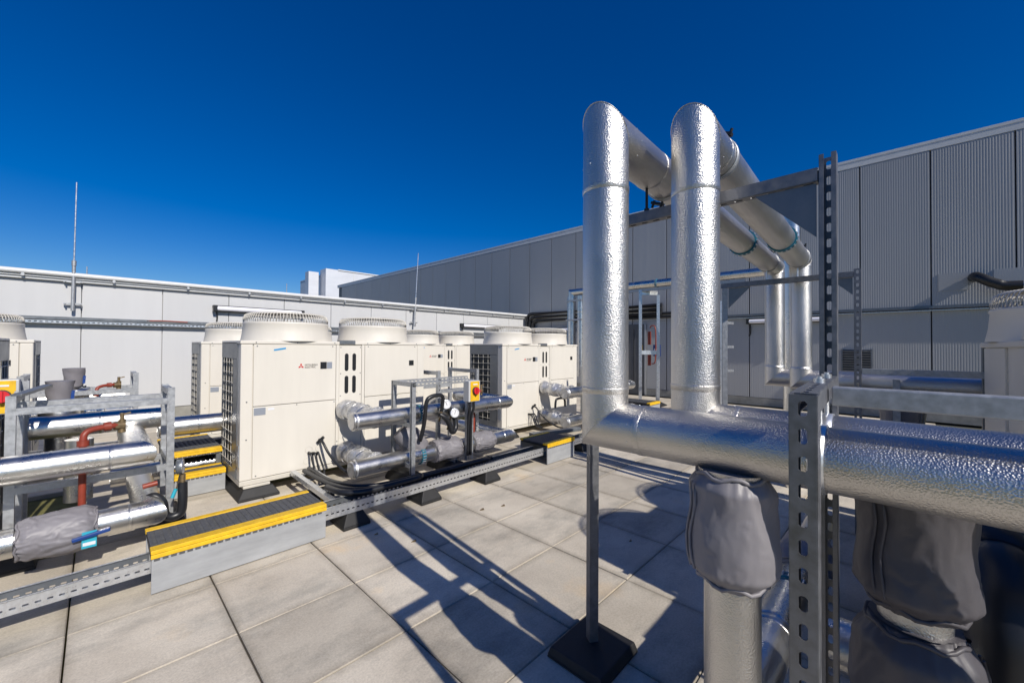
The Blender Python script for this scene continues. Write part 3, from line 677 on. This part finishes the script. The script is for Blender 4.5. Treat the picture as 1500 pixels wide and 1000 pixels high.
# jackets and valves on the middle skid
jacket((2.62, YS, .245), (2.98, YS, .245), .125, 21, 'grey valve jacket on the lower middle header, left of the isolator post', 'grey jackets on the skids', ends=.85, fold=.05)
jacket((3.18, YS, .245), (3.52, YS, .245), .118, 24, 'grey valve jacket on the lower middle header, right of the isolator post', 'grey jackets on the skids', ends=.85, fold=.05)
t = thing('strainer_jacket', 'crumpled grey jacket around a strainer branch above the lower middle header', 'valve jacket', (2.36, 3.85, .35), 'grey jackets on the skids')
lumpy([(2.30, 3.9, .52), (2.36, 3.86, .44), (2.44, 3.80, .36), (2.50, YS, .29)], lambda u: .075+.055*math.sin(u*3.0+.2), .16, 33, 30, 7, 'cover', 'fabric', t, folds=.05)
# left skid jacket with blue lever and teal label
t = jacket((-.32, YS, .262), (.02, YS, .262), .128, 41, 'big grey valve jacket on the lower left header with blue lever', 'grey jackets on the skids', ends=.83, fold=.055)
MB().bar((-.09, YS-.135, .235), (.075, YS-.15, .262), .03, .022).build('lever', 'blue', t, bevel=.004)
MB().box((-.05, YS-.137, .17), (.015, YS-.132, .27)).build('tag_label', 'cyan', t)
MB().box((-.045, YS-.139, .185), (.01, YS-.136, .205)).build('tag_print', 'white', t)
# return limbs on left skid
def pipe_simple(label, pts, r, mt='foil', **k): return pipe_run(label, pts, r, mt, **k)
pipe_simple('silver header lying further back in the left rack, rounded left end', [(-.34, 4.62, .80), (.40, 4.62, .80)], .085, bands=((0, .5),))
pipe_simple('silver drop pipe hanging in the left rack', [(-.08, 4.3, .74), (-.08, 4.3, .30)], .075)
pipe_simple('long silver pipe passing behind the left rack towards the nearest unit', [(.42, 5.15, .62), (.98, 5.15, .62)], .095, bands=((0, .1), (0, .55)))
pipe_simple('low silver pipe passing under the small far bridge step', [(.1, 5.25, .19), (1.3, 5.25, .19)], .085, bands=((0, .7),))
pipe_simple('rear silver header crossing low in the far left rack', [(-.40, 6.2, .86), (.22, 6.2, .86)], .07, bands=((0, .4),))
for x, y, z, tx in ((-.205, 4.9, .93, 'front one of two on silver collars in the left rack'), (-.16, 6.15, .98, 'rear one of two on silver collars by the white wall')):
    t = thing('jacketed_valve', 'upright grey jacket, %s' % tx, 'valve', (x, y, z-.1), 'jacketed valve tops')
    MB().lathe([(.0, -.10), (.115, -.10), (.118, -.09), (.118, -.025), (.112, -.015), (0, -.015)], (x, y, z), 36).build('collar', 'foil', t)
    MB().cyl((x, y, z-.5), (x, y, z-.1), .08, 24).build('riser', 'foil', t)
    lumpy([(x, y, z-.015), (x, y, z+.20)], lambda u: .062+.022*u, .07, 61 if y < 5 else 62, 24, 6, 'cover', 'fabric', t, folds=.03)
    MB().bar((x+.07, y-.03, z+.04), (x+.075, y-.03, z+.12), .02, .02).build('blue_tag', 'blue', t)
    MB().tube([(x+.085*math.cos(k*.42), y+.07*math.sin(k*.42), z+.005+.01*math.sin(3*k)) for k in range(16)], .005, 5).build('drawstring', 'black', t)
def red_branch(x, y, zt, x2, z2, tx, sc=1.0):
    t_ = thing('red_drain_pipe', 'red oxide pipe with brass air valve %s' % tx, 'pipe', (x, y, zt), 'red pipes with brass valves')
    MB().tube([(x, y, zt), (x-.05, y-.03, zt+.005), (x2+.05, y-.06, zt), (x2+.01, y-.08, zt-.02), (x2, y-.09, zt-.07), (x2, y-.1, (zt+z2)/2), (x2, y-.1, z2)], .019*sc, 12, smooth_path=5).build('red_tube', 'red', t_)
    MB().cyl((x-.09, y-.035, zt+.004), (x-.055, y-.03, zt+.005), .03*sc, 12).cyl((x2, y-.09, zt-.10), (x2, y-.09, zt-.065), .03*sc, 12).build('coupling', 'red', t_)
    MB().cyl((x, y, zt-.05), (x, y, zt+.04), .021, 10).cyl((x, y, zt+.04), (x, y, zt+.085), .012, 8).bar((x-.01, y, zt+.07), (x+.045, y, zt+.085), .014, .01).cyl((x-.04, y-.015, zt), (x+.01, y, zt), .028, 8).build('brass_valve', 'brass', t_)
red_branch(.13, 3.95, .86, -.055, .34, 'over the left headers')
red_branch(3.52, 3.95, .84, 3.31, .35, 'behind the isolator box')
red_branch(.17, 6.1, .99, .0, .9, 'on the rear left rack', .8)

# gauges, hoses
def gauge(x, y, z, seed, tx, face=(-.35, -1, .12)):
    t_ = thing('pressure_gauge', 'round white faced pressure gauge, %s' % tx, 'gauge', (x, y, z), 'pressure gauges')
    ax = V(face).normalized(); c = V((x, y, z))
    MB().lathe([(0, .0), (.052, .0), (.054, -.006), (.054, -.034), (.045, -.04), (0, -.04)], c, 32, ax).build('gauge_body', 'greysteel', t_)
    MB().lathe([(.046, .004), (.053, .004), (.054, -.004)], c, 32, ax).build('bezel', 'galvlight', t_)
    f_ = MB().lathe([(.047, .0025), (.0005, .0026)], c, 32, ax, caps=True).build('gauge_face', 'white', t_)
    _, sx_, sy_ = frame_of(ax); tk = MB()
    for k in range(13):
        a = R(-40+k*20); u_ = sx_*math.cos(a)+sy_*math.sin(a); tk.bar(c+ax*.0036+u_*.033, c+ax*.0036+u_*.041, .0025, .0008, ax)
    tk.build('dial_mark', 'print', f_); a = R(30+seed*40); u_ = sx_*math.cos(a)+sy_*math.sin(a)
    MB().bar(c+ax*.005-u_*.012, c+ax*.005+u_*.032, .004, .0008, ax).build('needle', 'print', f_)
    MB().tube([(x, y+.04, z), (x+.005, y+.07, z-.04), (x-.005, y+.09, z-.10), (x-.02, y+.11, z-.2)], .011, 8, smooth_path=4).build('siphon', 'brass', t_)
gauge(2.70, 3.6, .785, 1, 'upper left one of the pair by the isolator')
gauge(2.80, 3.58, .68, 2, 'lower right one of the pair by the isolator')
def hose(label, pts, r=.022, mt='cable', name='black_hose', cat='hose', group='black insulated hoses', fittings=()):
    t_ = thing(name, label, cat, pts[0], group); MB().tube(pts, r, 12, smooth_path=8).build('hose_body', mt, t_)
    for p, q, rr, m_ in fittings: MB().cyl(p, q, rr, 10).build('fitting', m_, t_)
    return t_
hose('black looped hose arching over the upper middle header beside the strut post', [(2.40, 3.66, .42), (2.42, 3.62, .60), (2.42, 3.58, .83), (2.47, 3.57, .89), (2.58, 3.57, .90), (2.63, 3.58, .87), (2.64, 3.60, .78), (2.64, 3.62, .72)], .022, fittings=(((2.64, 3.60, .76), (2.64, 3.60, .86), .014, 'blue'), ((2.64, 3.62, .68), (2.64, 3.62, .74), .016, 'brass')))
hose('black insulated branch hose hanging below the two gauges', [(2.62, 3.63, .68), (2.68, 3.60, .64), (2.74, 3.60, .56), (2.78, 3.60, .47), (2.84, 3.62, .50), (2.85, 3.64, .60), (2.80, 3.66, .68), (2.78, 3.68, .76)], .03)
hose('black U shaped hose low at the right post of the left rack', [(.24, 3.9, .30), (.30, 3.88, .33), (.345, 3.86, .28), (.36, 3.86, .19), (.40, 3.86, .16), (.45, 3.86, .18), (.46, 3.86, .27), (.46, 3.87, .40)], .03, fittings=(((.46, 3.87, .38), (.46, 3.87, .46), .018, 'brass'), ((.42, 3.86, .36), (.40, 3.86, .30), .012, 'cyan'), ((.24, 3.9, .41), (.32, 3.9, .42), .018, 'red')))
gauge(.46, 3.86, .52, 0, 'edge on at the right post of the left rack', (1, -.25, .05))
hose('black handled hose loop by the lower bend of the isolator side unit', [(5.05, 3.9, .46), (5.06, 3.9, .56), (5.10, 3.9, .60), (5.25, 3.9, .60), (5.30, 3.9, .56), (5.31, 3.9, .46)], .018)

# isolator switches
def isolator(x, y, z, tx, ang=0):
    t_ = thing('isolator_switch', 'isolator box with yellow plate and red knob, %s' % tx, 'switch', (x, y, z), 'isolator switches')
    MB().box((x-.085, y-.10, z-.12), (x+.085, y, z+.12)).build('enclosure', 'lightgrey', t_, bevel=.006)
    pl = MB().box((x-.062, y-.104, z-.112), (x+.07, y-.1005, z+.112)).build('yellow_plate', 'yellow', t_)
    MB().cyl((x+.008, y-.122, z+.005), (x+.008, y-.1045, z+.005), .046, 24).build('knob_ring', 'print', t_)
    kn = MB().cyl((x+.008, y-.136, z+.005), (x+.008, y-.1225, z+.005), .04, 24).bar((x+.008, y-.142, z-.034), (x+.008, y-.142, z+.044), .018, .014, (0, 1, 0)).build('red_knob', 'redbright', t_)
    MB().box((x-.025, y-.106, z+.072), (x+.04, y-.1045, z+.085)).build('plate_print', 'white', pl)
    for dx in (-.03, .03): MB().tube([(x+dx, y-.05, z-.12), (x+dx, y-.05, z-.20), (x+dx*.7, y-.02, z-.34), (x+dx*.7, y-.01, z-.75)], .016, 8, smooth_path=4).build('supply_cable', 'cable', t_)
    return t_
isolator(3.02, 3.60, .915, 'in front of the middle skid')
t = thing('isolator_post', 'galvanised slotted strut post carrying the yellow isolator on the middle skid', 'post', (3.04, 3.64, 0))
strut('post', (3.02, 3.625, .10), (3.02, 3.625, .80), (0, -1, 0), t)
strut('post', (3.085, 3.64, .10), (3.085, 3.64, 1.04), (1, 0, 0), t)
isolator(-.46, 4.55, 1.06, 'at the left picture edge behind the rack')
t = thing('isolator_post', 'dark strut post carrying the isolator at the left picture edge', 'post', (-.40, 4.6, 0))
strut('post', (-.36, 4.58, .05), (-.36, 4.58, 1.16), (0, -1, 0), t, slots=False)
t = thing('tilted_bracket', 'dark folded bracket plate leaning on the left rack post', 'bracket', (-.34, 4.0, 1.08))
MB().bar((-.35, 4.02, 1.10), (-.24, 4.40, 1.13), .05, .02).build('plate', 'greysteel', t, bevel=.003)

# ================================================================== CABLE TRAYS ON THE FLOOR
def floor_tray(label, x0, x1, y0, y1, z0, z1, group='cable trays along the floor', cables=4):
    t_ = thing('cable_tray', label, 'cable tray', (x0, y0, z0), group)
    MB().slotted((x0, y0, (z0+z1)/2), (x1, y0, (z0+z1)/2), (0, 0, 1), z1-z0, .04, .022, .010, -.006).build('near_side', 'galvlight', t_, solid=.002)
    MB().slotted((x0, y1, (z0+z1)/2), (x1, y1, (z0+z1)/2), (0, 0, 1), z1-z0, .04, .022, .010, -.006).build('far_side', 'greysteel', t_, solid=.002)
    MB().slotted((x0, (y0+y1)/2, z0), (x1, (y0+y1)/2, z0), (0, 1, 0), y1-y0, .08, .05, .02).build('tray_base', 'galv', t_, solid=.002)
    for y in (y0, y1): MB().bar((x0, y+.006*(1 if y == y0 else -1), z1), (x1, y+.006*(1 if y == y0 else -1), z1), .014, .003).build('lip', 'galvlight', t_)
    for k in range(cables):
        y = y0+.03+(y1-y0-.06)*k/max(1, cables-1)
        MB().tube([(x0+.02+(x1-x0-.04)*i/12, y+random.uniform(-.006, .006), z0+.016+random.uniform(0, .006)) for i in range(13)], .013, 8).build('cable', 'cable', t_)
    return t_
floor_tray('slotted cable tray on the floor left of the long yellow edged step', -1.9, .235, 3.10, 3.24, .115, .185, cables=0)
floor_tray('slotted cable tray with black cables running from the long step to the far step', 1.2, 3.78, 3.10, 3.26, .115, .20, cables=5)
t = thing('cable_tray', 'short cable ladder running back from the tray junction towards the nearest unit', 'cable tray', (1.37, 3.3, .15), 'cable trays along the floor')
for x in (1.34, 1.50): strut('side_rail', (x, 3.28, .17), (x+.02, 4.30, .17), (-1 if x < 1.4 else 1, 0, 0), t, slots=False, mt='galvlight')
for k in range(5): MB().bar((1.35, 3.4+.2*k, .16), (1.50, 3.4+.2*k, .16), .03, .012).build('rung', 'galv', t)
floor_tray('short cable tray emerging beyond the far yellow edged step', 4.36, 6.4, 3.12, 3.28, .115, .19, cables=3)
t = thing('cable_tray', 'grey cable duct running back from the far step under the isolator side unit', 'cable tray', (4.7, 3.4, .2), 'cable trays along the floor')
MB().bar((4.15, 3.62, .22), (4.98, 3.40, .22), .1, .05).build('duct', 'greysteel', t, bevel=.004)
hose('thick black cable bending round the tray junction beyond the long step', [(3.0, 3.19, .215), (2.2, 3.19, .215), (1.75, 3.20, .215), (1.55, 3.25, .22), (1.46, 3.42, .22), (1.43, 3.7, .21), (1.43, 4.2, .20)], .022, name='cable_bundle', cat='cable')
hose('second black cable curving through the tray junction', [(3.0, 3.23, .21), (2.2, 3.235, .212), (1.8, 3.25, .215), (1.60, 3.32, .222), (1.51, 3.5, .22), (1.48, 3.8, .2), (1.49, 4.25, .2)], .02, name='cable_bundle', cat='cable')
hose('flat black cable cover folded over the tray junction corner', [(2.1, 3.15, .225), (1.7, 3.15, .228), (1.52, 3.17, .23), (1.40, 3.27, .235), (1.37, 3.5, .225)], .026, name='cable_bundle', cat='cable')
for x, tx in ((1.33, 'nearest the long step'), (2.03, 'left of the middle rack post'), (2.80, 'below the isolator post')):
    rubber_foot(x, 3.06, x+.22, 3.32, .112, 'black rubber pyramid foot carrying the floor cable tray, %s' % tx, 'tray feet', .045)
rubber_foot(1.30, 3.70, 1.54, 3.86, .13, 'black rubber foot with yellow sticker beside the long step end', 'tray feet', .03, ((1.40, 3.70, .05), (1.445, 3.714, .09)))
rubber_foot(1.33, 3.42, 1.50, 3.55, .12, 'second black rubber foot with yellow sticker under the cable ladder', 'tray feet', .03, ((1.385, 3.415, .045), (1.43, 3.435, .08)))
rubber_foot(4.6, 3.08, 4.82, 3.34, .112, 'black rubber foot carrying the tray beyond the far step', 'tray feet', .045)

# power cables at units
for ux, tx in ((.92, 'nearest middle unit'), (4.31, 'isolator side unit')):
    t = thing('power_cable', 'black power cables plugged low into the front of the %s' % tx, 'cable', (ux+.66, 4.34, .4), 'unit power cables')
    for k in range(3): MB().tube([(ux+.60+.035*k, 4.34, .33-.01*k), (ux+.595+.035*k, 4.27, .335), (ux+.60+.04*k, 4.24, .26), (ux+.62+.04*k, 4.2, .16), (ux+.60+.03*k, 4.1, .14)], .010, 8, smooth_path=5).build('cable', 'cable', t)
    MB().tube([(ux+.70, 4.34, .45), (ux+.71, 4.27, .43), (ux+.74, 4.2, .33), (ux+.79, 4.08, .22), (ux+.85, 3.9, .14), (ux+.80, 3.7, .19)], .013, 8, smooth_path=5).build('cable', 'cable', t)
    MB().bar((ux+.68, 4.335, .42), (ux+.73, 4.30, .48), .03, .03).build('gland', 'black', t, bevel=.004)
    for k in range(3): MB().cyl((ux+.60+.035*k, 4.346, .33-.01*k), (ux+.60+.035*k, 4.32, .33-.01*k), .015, 10).build('gland', 'black', t)

# ================================================================== STEP-OVERS
def stepover(label, x0, x1, y0, y1, h, board=True, group='yellow edged step platforms', legs=False, nb=None):
    t_ = thing('step_platform', label, 'step', (x0, y0, 0), group)
    if board:
        MB().box((x0, y0, .006), (x1, y0+.014, h-.032)).build('front_board', 'grp', t_, bevel=.002)
        MB().box((x0+.002, y1-.014, .006), (x1-.002, y1, h-.032)).build('back_board', 'grp', t_, bevel=.002)
    n = int((x1-x0)/.038); m_ = max(5, int((y1-y0-.14)/.032)); tg = MB()
    MB().box((x0, y0+.012, h-.034), (x1, y1-.012, h-.022)).build('deck_plate', 'black', t_)
    for k in range(n+1): x = x0+.006+(x1-x0-.012)*k/n; tg.box((x-.011 if k else x-.006, y0+.075, h-.0218), (x+.011 if k < n else x+.006, y1-.05, h-.002))
    tg.build('tread_bar', 'tread', t_, kind='stuff')
    tc_ = MB()
    for k in range(m_+1): y = y0+.078+(y1-y0-.132)*k/m_; tc_.box((x0, y-.007, h-.0215), (x1, y+.007, h-.0032))
    tc_.build('cross_bar', 'tread', t_, kind='stuff')
    MB().box((x0-.004, y0-.006, h-.020), (x1+.004, y0+.07, h+.003)).box((x0-.004, y0-.008, h-.045), (x1+.004, y0-.0005, h-.0205)).build('front_nosing', 'yellow', t_, bevel=.004)
    MB().box((x0-.004, y1-.048, h-.020), (x1+.004, y1+.004, h+.003)).build('rear_nosing', 'yellow', t_, bevel=.004)
    teeth = MB()
    for k in range(n//1): x = x0+.01+(x1-x0-.03)*k/n; teeth.box((x, y0-.005, h-.058), (x+.026, y0+.012, h-.046))
    teeth.build('grating_tooth', 'tread', t_, kind='stuff')
    if legs:
        for x in (x0+.02, x1-.045):
            for y in (y0+.03, y1-.05): MB().bar((x+.0125, y, 0.0), (x+.0125, y, h-.035), .04, .04).build('leg', 'greysteel', t_)
    return t_
stepover('long yellow edged grey step platform in the left foreground', .232, 1.198, 3.065, 3.465, .25)
stepover('far yellow edged step platform with striped shadow at the end of the floor tray', 3.80, 4.355, 3.05, 3.50, .25)
stepover('low front tread of the small double step beside the nearest unit', .48, .90, 4.80, 5.04, .215)
stepover('raised bridge tread of the small double step over the low silver pipe', .48, .92, 5.05, 5.92, .375, board=False, legs=True)
stepover('distant yellow edged step in front of the grey door', 8.1, 8.6, 3.75, 4.75, .25)

# ================================================================== WALL EQUIPMENT
def wall_tray(label, a, b_, nrm, h=.10, dep=.11):
    a, b_, nrm = V(a), V(b_), V(nrm); t_ = thing('wall_cable_tray', label, 'cable tray', a, 'cable trays on the walls')
    MB().slotted(a+nrm*dep-V((0,0,h/2-.012)), b_+nrm*dep-V((0,0,h/2-.012)), (0,0,1), .045, .06, .034, .014).build('near_side', 'galvlight', t_, solid=.002)
    MB().bar(a+nrm*dep/2-V((0,0,h/2+.008)), b_+nrm*dep/2-V((0,0,h/2+.008)), dep-.006, .004, V((0,0,1))).build('tray_base', 'galv', t_)
    for k in range(3): MB().cyl(a+nrm*(.03+.025*k)+V((0,0,-.02)), b_+nrm*(.03+.025*k)+V((0,0,-.02)), .014, 8).build('cable', 'cable', t_)
    MB().bar(a+nrm*.012+V((0,0,.03)), b_+nrm*.012+V((0,0,.03)), .018, .05, V((0,0,1))).build('back_rail', 'greysteel', t_)
    return t_
wall_tray('long slotted cable tray along the sunlit white wall', (-8, YW-.005, 1.84), (XW-.6, YW-.005, 1.84), (0, -1, 0))
wall_tray('cable tray along the grey ribbed wall at head height', (XW-.006, -9, 2.23), (XW-.006, 3.6, 2.23), (-1, 0, 0), .08, .08)
MBc = thing('red_cable', 'short red cable lying on the white wall tray', 'cable', (.5, YW-.1, 1.87)); MB().tube([(.65, YW-.10, 1.875), (.9, YW-.10, 1.885), (1.25, YW-.10, 1.875)], .012, 8, smooth_path=4).build('cable_run', 'red', MBc)
def tube_light(label, a, b_, nrm, hook=True):
    a, b_, nrm = V(a), V(b_), V(nrm); t_ = thing('tube_light', label, 'lamp', a, 'weatherproof tube lights on the walls'); ax = (b_-a).normalized()
    MB().bar(a+nrm*.05+V((0,0,.045)), b_+nrm*.05+V((0,0,.045)), .10, .045, V((0,0,1))).build('housing', 'black', t_, bevel=.006)
    MB().cyl(a+nrm*.11+ax*.06, b_+nrm*.11-ax*.06, .05, 16).build('diffuser', 'tube', t_)
    for c in (a, b_):
        s_ = 1 if c == a else -1
        MB().bar(c+nrm*.10, c+nrm*.10+ax*s_*.07, .12, .13, V((0,0,1))).build('end_cap', 'black', t_, bevel=.01)
    MB().bar(a+nrm*.05-V((0,0,.05)), b_+nrm*.05-V((0,0,.05)), .05, .03, V((0,0,1))).build('lower_rail', 'black', t_)
    if hook: MB().tube([a+nrm*.06+ax*.05, a+nrm*.05+ax*.08-V((0,0,.15)), a+nrm*.03+ax*.07-V((0,0,.3)), a+nrm*.03+ax*.04-V((0,0,.36))], .014, 8, smooth_path=4).build('flex', 'cable', t_)
    return t_
tube_light('tube light on the white wall above the nearest unit', (1.66, YW, 2.19), (3.42, YW, 2.19), (0, -1, 0))
tube_light('tube light on the white wall towards its far corner', (8.22, YW, 2.11), (9.99, YW, 2.11), (0, -1, 0))
tube_light('tube light on the grey wall near the black pipe bend', (XW, 9.75, 2.03), (XW, 8.0, 2.03), (-1, 0, 0), False)
tube_light('tube light on the grey wall seen between the far vertical pipes', (XW, 2.72, 2.09), (XW, 1.1, 2.09), (-1, 0, 0))

def rod(label, x, y, z0, zt, rb=.03, lean=.02):
    t_ = thing('lightning_rod', label, 'lightning rod', (x, y, z0), 'lightning rods on the white wall')
    MB().cyl((x, y, z0), (x+lean*.36, y, z0+(zt-z0)*.36), rb, 12).cyl((x+lean*.35, y, z0+(zt-z0)*.35), (x+lean*.39, y, z0+(zt-z0)*.39), rb*1.25, 12).build('sleeve', 'galv', t_)
    MB().cyl((x+lean*.36, y, z0+(zt-z0)*.36), (x+lean, y, zt), rb*.52, 10, rb*.42).build('rod', 'galvlight', t_)
    for z in (z0+.12, z0+.50): MB().bar((x-.11, y+.04, z), (x+.11, y+.04, z), .03, .03).cyl((x-.09, y+.03, z), (x-.09, y-.03, z), .012, 8).cyl((x+.09, y+.03, z), (x+.09, y-.03, z), .012, 8).build('bracket', 'galv', t_)
rod('tall lightning rod on the white wall at left', -.30, YW-.10, 2.0, 4.22, .024)
rod('tall lightning rod on the white wall right of the unit fans', 6.45, YW-.10, 2.0, 4.18, .026, .12)
single(MB().cyl((-.3, 22, 0), (-.3, 22, 4.35), .03, 8, .02), 'lightning_rod', 'galvlight', 'tiny distant lightning rod beyond the white wall at left', 'lightning rod', (-.3, 22, 0), 'distant rods')
single(MB().cyl((7.15, 24, 0), (7.15, 24, 4.8), .03, 8, .02), 'lightning_rod', 'galvlight', 'tiny distant lightning rod beyond the white wall near the white block', 'lightning rod', (7.15, 24, 0), 'distant rods')

# black lagged pipes at the corner and along the grey wall
t = thing('lagged_pipes', 'thick black lagged pipes bending down the grey wall by the corner', 'pipe', (XW-.1, 9.9, 2.5))
for k in range(3):
    z = 2.66-.13*k; y = 10.12-.14*k
    MB().tube([(XW-.10, 4.9, z), (XW-.10, y-.22, z), (XW-.10, y-.10, z-.02), (XW-.10, y-.02, z-.10), (XW-.10, y, z-.22), (XW-.10, y, .9)], .062, 12).build('lagged_tube', 'cable', t)
t = thing('black_conduit', 'black conduits running along the grey wall above the door', 'conduit', (XW-.05, 5, 2.3))
for z in (2.42, 2.32): MB().cyl((XW-.05, 3.4, z), (XW-.05, 8.2, z), .04, 10).build('conduit', 'cable', t)
MB().tube([(XW-.05, 3.6, 2.3), (XW-.06, 4.2, 2.3), (XW-.06, 4.28, 2.2), (XW-.06, 4.3, 1.6), (XW-.06, 4.3, .8), (XW-.06, 4.15, .62)], .03, 10).build('drop_conduit', 'cable', t)
t = thing('wall_cowl', 'black pipe cowl leaving the grey wall at right with its wall plates', 'cowl', (XW, -1, 2.7))
MB().box((XW-.012, -.99, 2.56), (XW-.003, -.60, 2.90)).build('wall_plate', 'greyflat', t); MB().box((XW-.010, -1.75, 2.62), (XW-.003, -1.3, 2.9)).build('wall_plate', 'greyflat', t)
MB().tube([(XW-.01, -1.06, 2.78), (XW-.16, -1.07, 2.78), (XW-.28, -1.13, 2.72), (XW-.33, -1.3, 2.60), (XW-.34, -1.6, 2.54), (XW-.34, -3.4, 2.52)], .085, 14, smooth_path=4).build('cowl_duct', 'black', t)
for y in (-1.3, -1.8, -2.3): MB().lathe([(.087, -.02), (.094, 0), (.087, .02)], (XW-.34, y-.3, 2.535), 20, (0, 1, 0)).build('lagging_band', 'galv', t)

# overhead pipe on struts near the grey wall
t = pipe_run('slim silver pipe carried on strut posts along the grey wall', [(9.5, 1.9, 3.0), (9.5, 6.75, 3.0), (9.5, 6.75, .75)], .095, 'foil', bands=((0, .2), (0, .6), (0, .9)), flanges=((0, .48),))
pipe_run('slim silver riser beside the strut posts near the wall corner', [(9.5, 6.45, .6), (9.5, 6.45, 2.88)], .09, 'foil', bands=((0, .4), (0, .8)))
fr = thing('pipe_support', 'slender pale strut posts with arms carrying the slim wall pipe', 'support frame', (9.5, 4.6, 0))
for y in (4.65, 6.85): strut('post', (9.5, y, .02), (9.5, y, 2.88), (-1, -.4, 0), fr, slots=False, mt='galvlight', w=.07, dd=.07)
strut('post', (9.8, 4.32, .02), (9.8, 4.32, 2.75), (-1, -.4, 0), fr, slots=False, mt='galvlight', w=.07, dd=.07)
strut('beam', (9.5, 2.3, 2.86), (9.5, 6.8, 2.86), (-1, 0, 0), fr, slots=False, w=.06)
for y, z in ((4.65, 2.80), (4.65, 1.30)): MB().bar((9.5, y, z), (9.8, y-.3, z), .06, .10).build('arm', 'galvlight', fr)
for z in (2.2, 2.75): MB().bar((9.42, 6.9, z), (9.42, 6.35, z), .04, .05).build('pipe_bracket', 'galv', fr)
for y in (4.65, 4.32): rubber_foot(9.3, y-.25, 9.75, y+.25, .1, 'low black foot of the strut post by the grey door, %s one' % ('left' if y > 4.5 else 'right'), 'feet by the door', .12)
fr = thing('pipe_support', 'pale strut post pair standing by the grey wall beside the far loop frame', 'support frame', (9.5, 2.7, 0))
strut('post', (9.0, 2.62, .02), (9.0, 2.62, 2.4), (-1, -.4, 0), fr, slots=False, mt='galvlight', w=.06, dd=.06)
strut('post', (9.2, 2.85, .02), (9.2, 2.85, 2.8), (-1, -.4, 0), fr, slots=False, mt='galv', w=.06, dd=.06)
for z in (1.95, .95, 1.45): MB().bar((9.0, 2.62, z), (9.35, 2.5, z), .05, .05).build('arm', 'galvlight', fr)
t = thing('fire_point', 'red and blue equipment on a strut post right of the grey door', 'fire point', (10.2, 4.7, 0))
MB().cyl((10.2, 4.74, .95), (10.2, 4.74, 1.3), .045, 14).build('cylinder', 'red', t); MB().cyl((10.2, 4.74, 1.5), (10.2, 4.74, 1.85), .045, 14).build('cylinder', 'red', t)
MB().box((10.16, 4.42, 1.2), (10.18, 4.62, 1.5)).build('blue_sign', 'blue', t, bevel=.003); MB().box((10.152, 4.45, 1.32), (10.158, 4.59, 1.40)).build('sign_print', 'white', t)
MB().bar((10.25, 4.55, 0), (10.25, 4.55, 2.1), .05, .05).build('post', 'galv', t)
MB().tube([(10.2, 4.72, 1.95), (10.15, 4.65, 2.0), (10.15, 4.55, 1.9), (10.15, 4.55, 1.1), (10.18, 4.66, 1.0)], .015, 8, smooth_path=4).build('hose', 'red', t)
# small leaves of debris on the slabs
for k, (x, y, s_) in enumerate(((1.63, 2.55, .02), (2.36, 2.62, .022), (2.55, 2.55, .02), (1.49, 2.85, .015), (2.75, 1.42, .014))):
    pts = [(x+s_*math.cos(a)*(1.3 if i % 2 else .9), y+s_*.6*math.sin(a), .006+.004*math.sin(2*a)) for i, a in enumerate([2*math.pi*i/7 for i in range(7)])]
    o = MB().add(pts+[(p[0], p[1], p[2]-.003) for p in pts], [tuple(range(7)), tuple(range(13, 6, -1))]+[(i, 7+i, 7+(i+1) % 7, (i+1) % 7) for i in range(7)]).build('dry_leaf', 'brass')
    tag(o, ['dry leaf on the slabs closest to the camera shadow', 'dry leaf scrap in the open middle of the paving, left of two', 'dry leaf scrap in the open middle of the paving, right of two', 'dry leaf scrap near the end of the long step', 'tiny dry scrap on the shaded paving'][k], 'leaf', 'dry leaves')
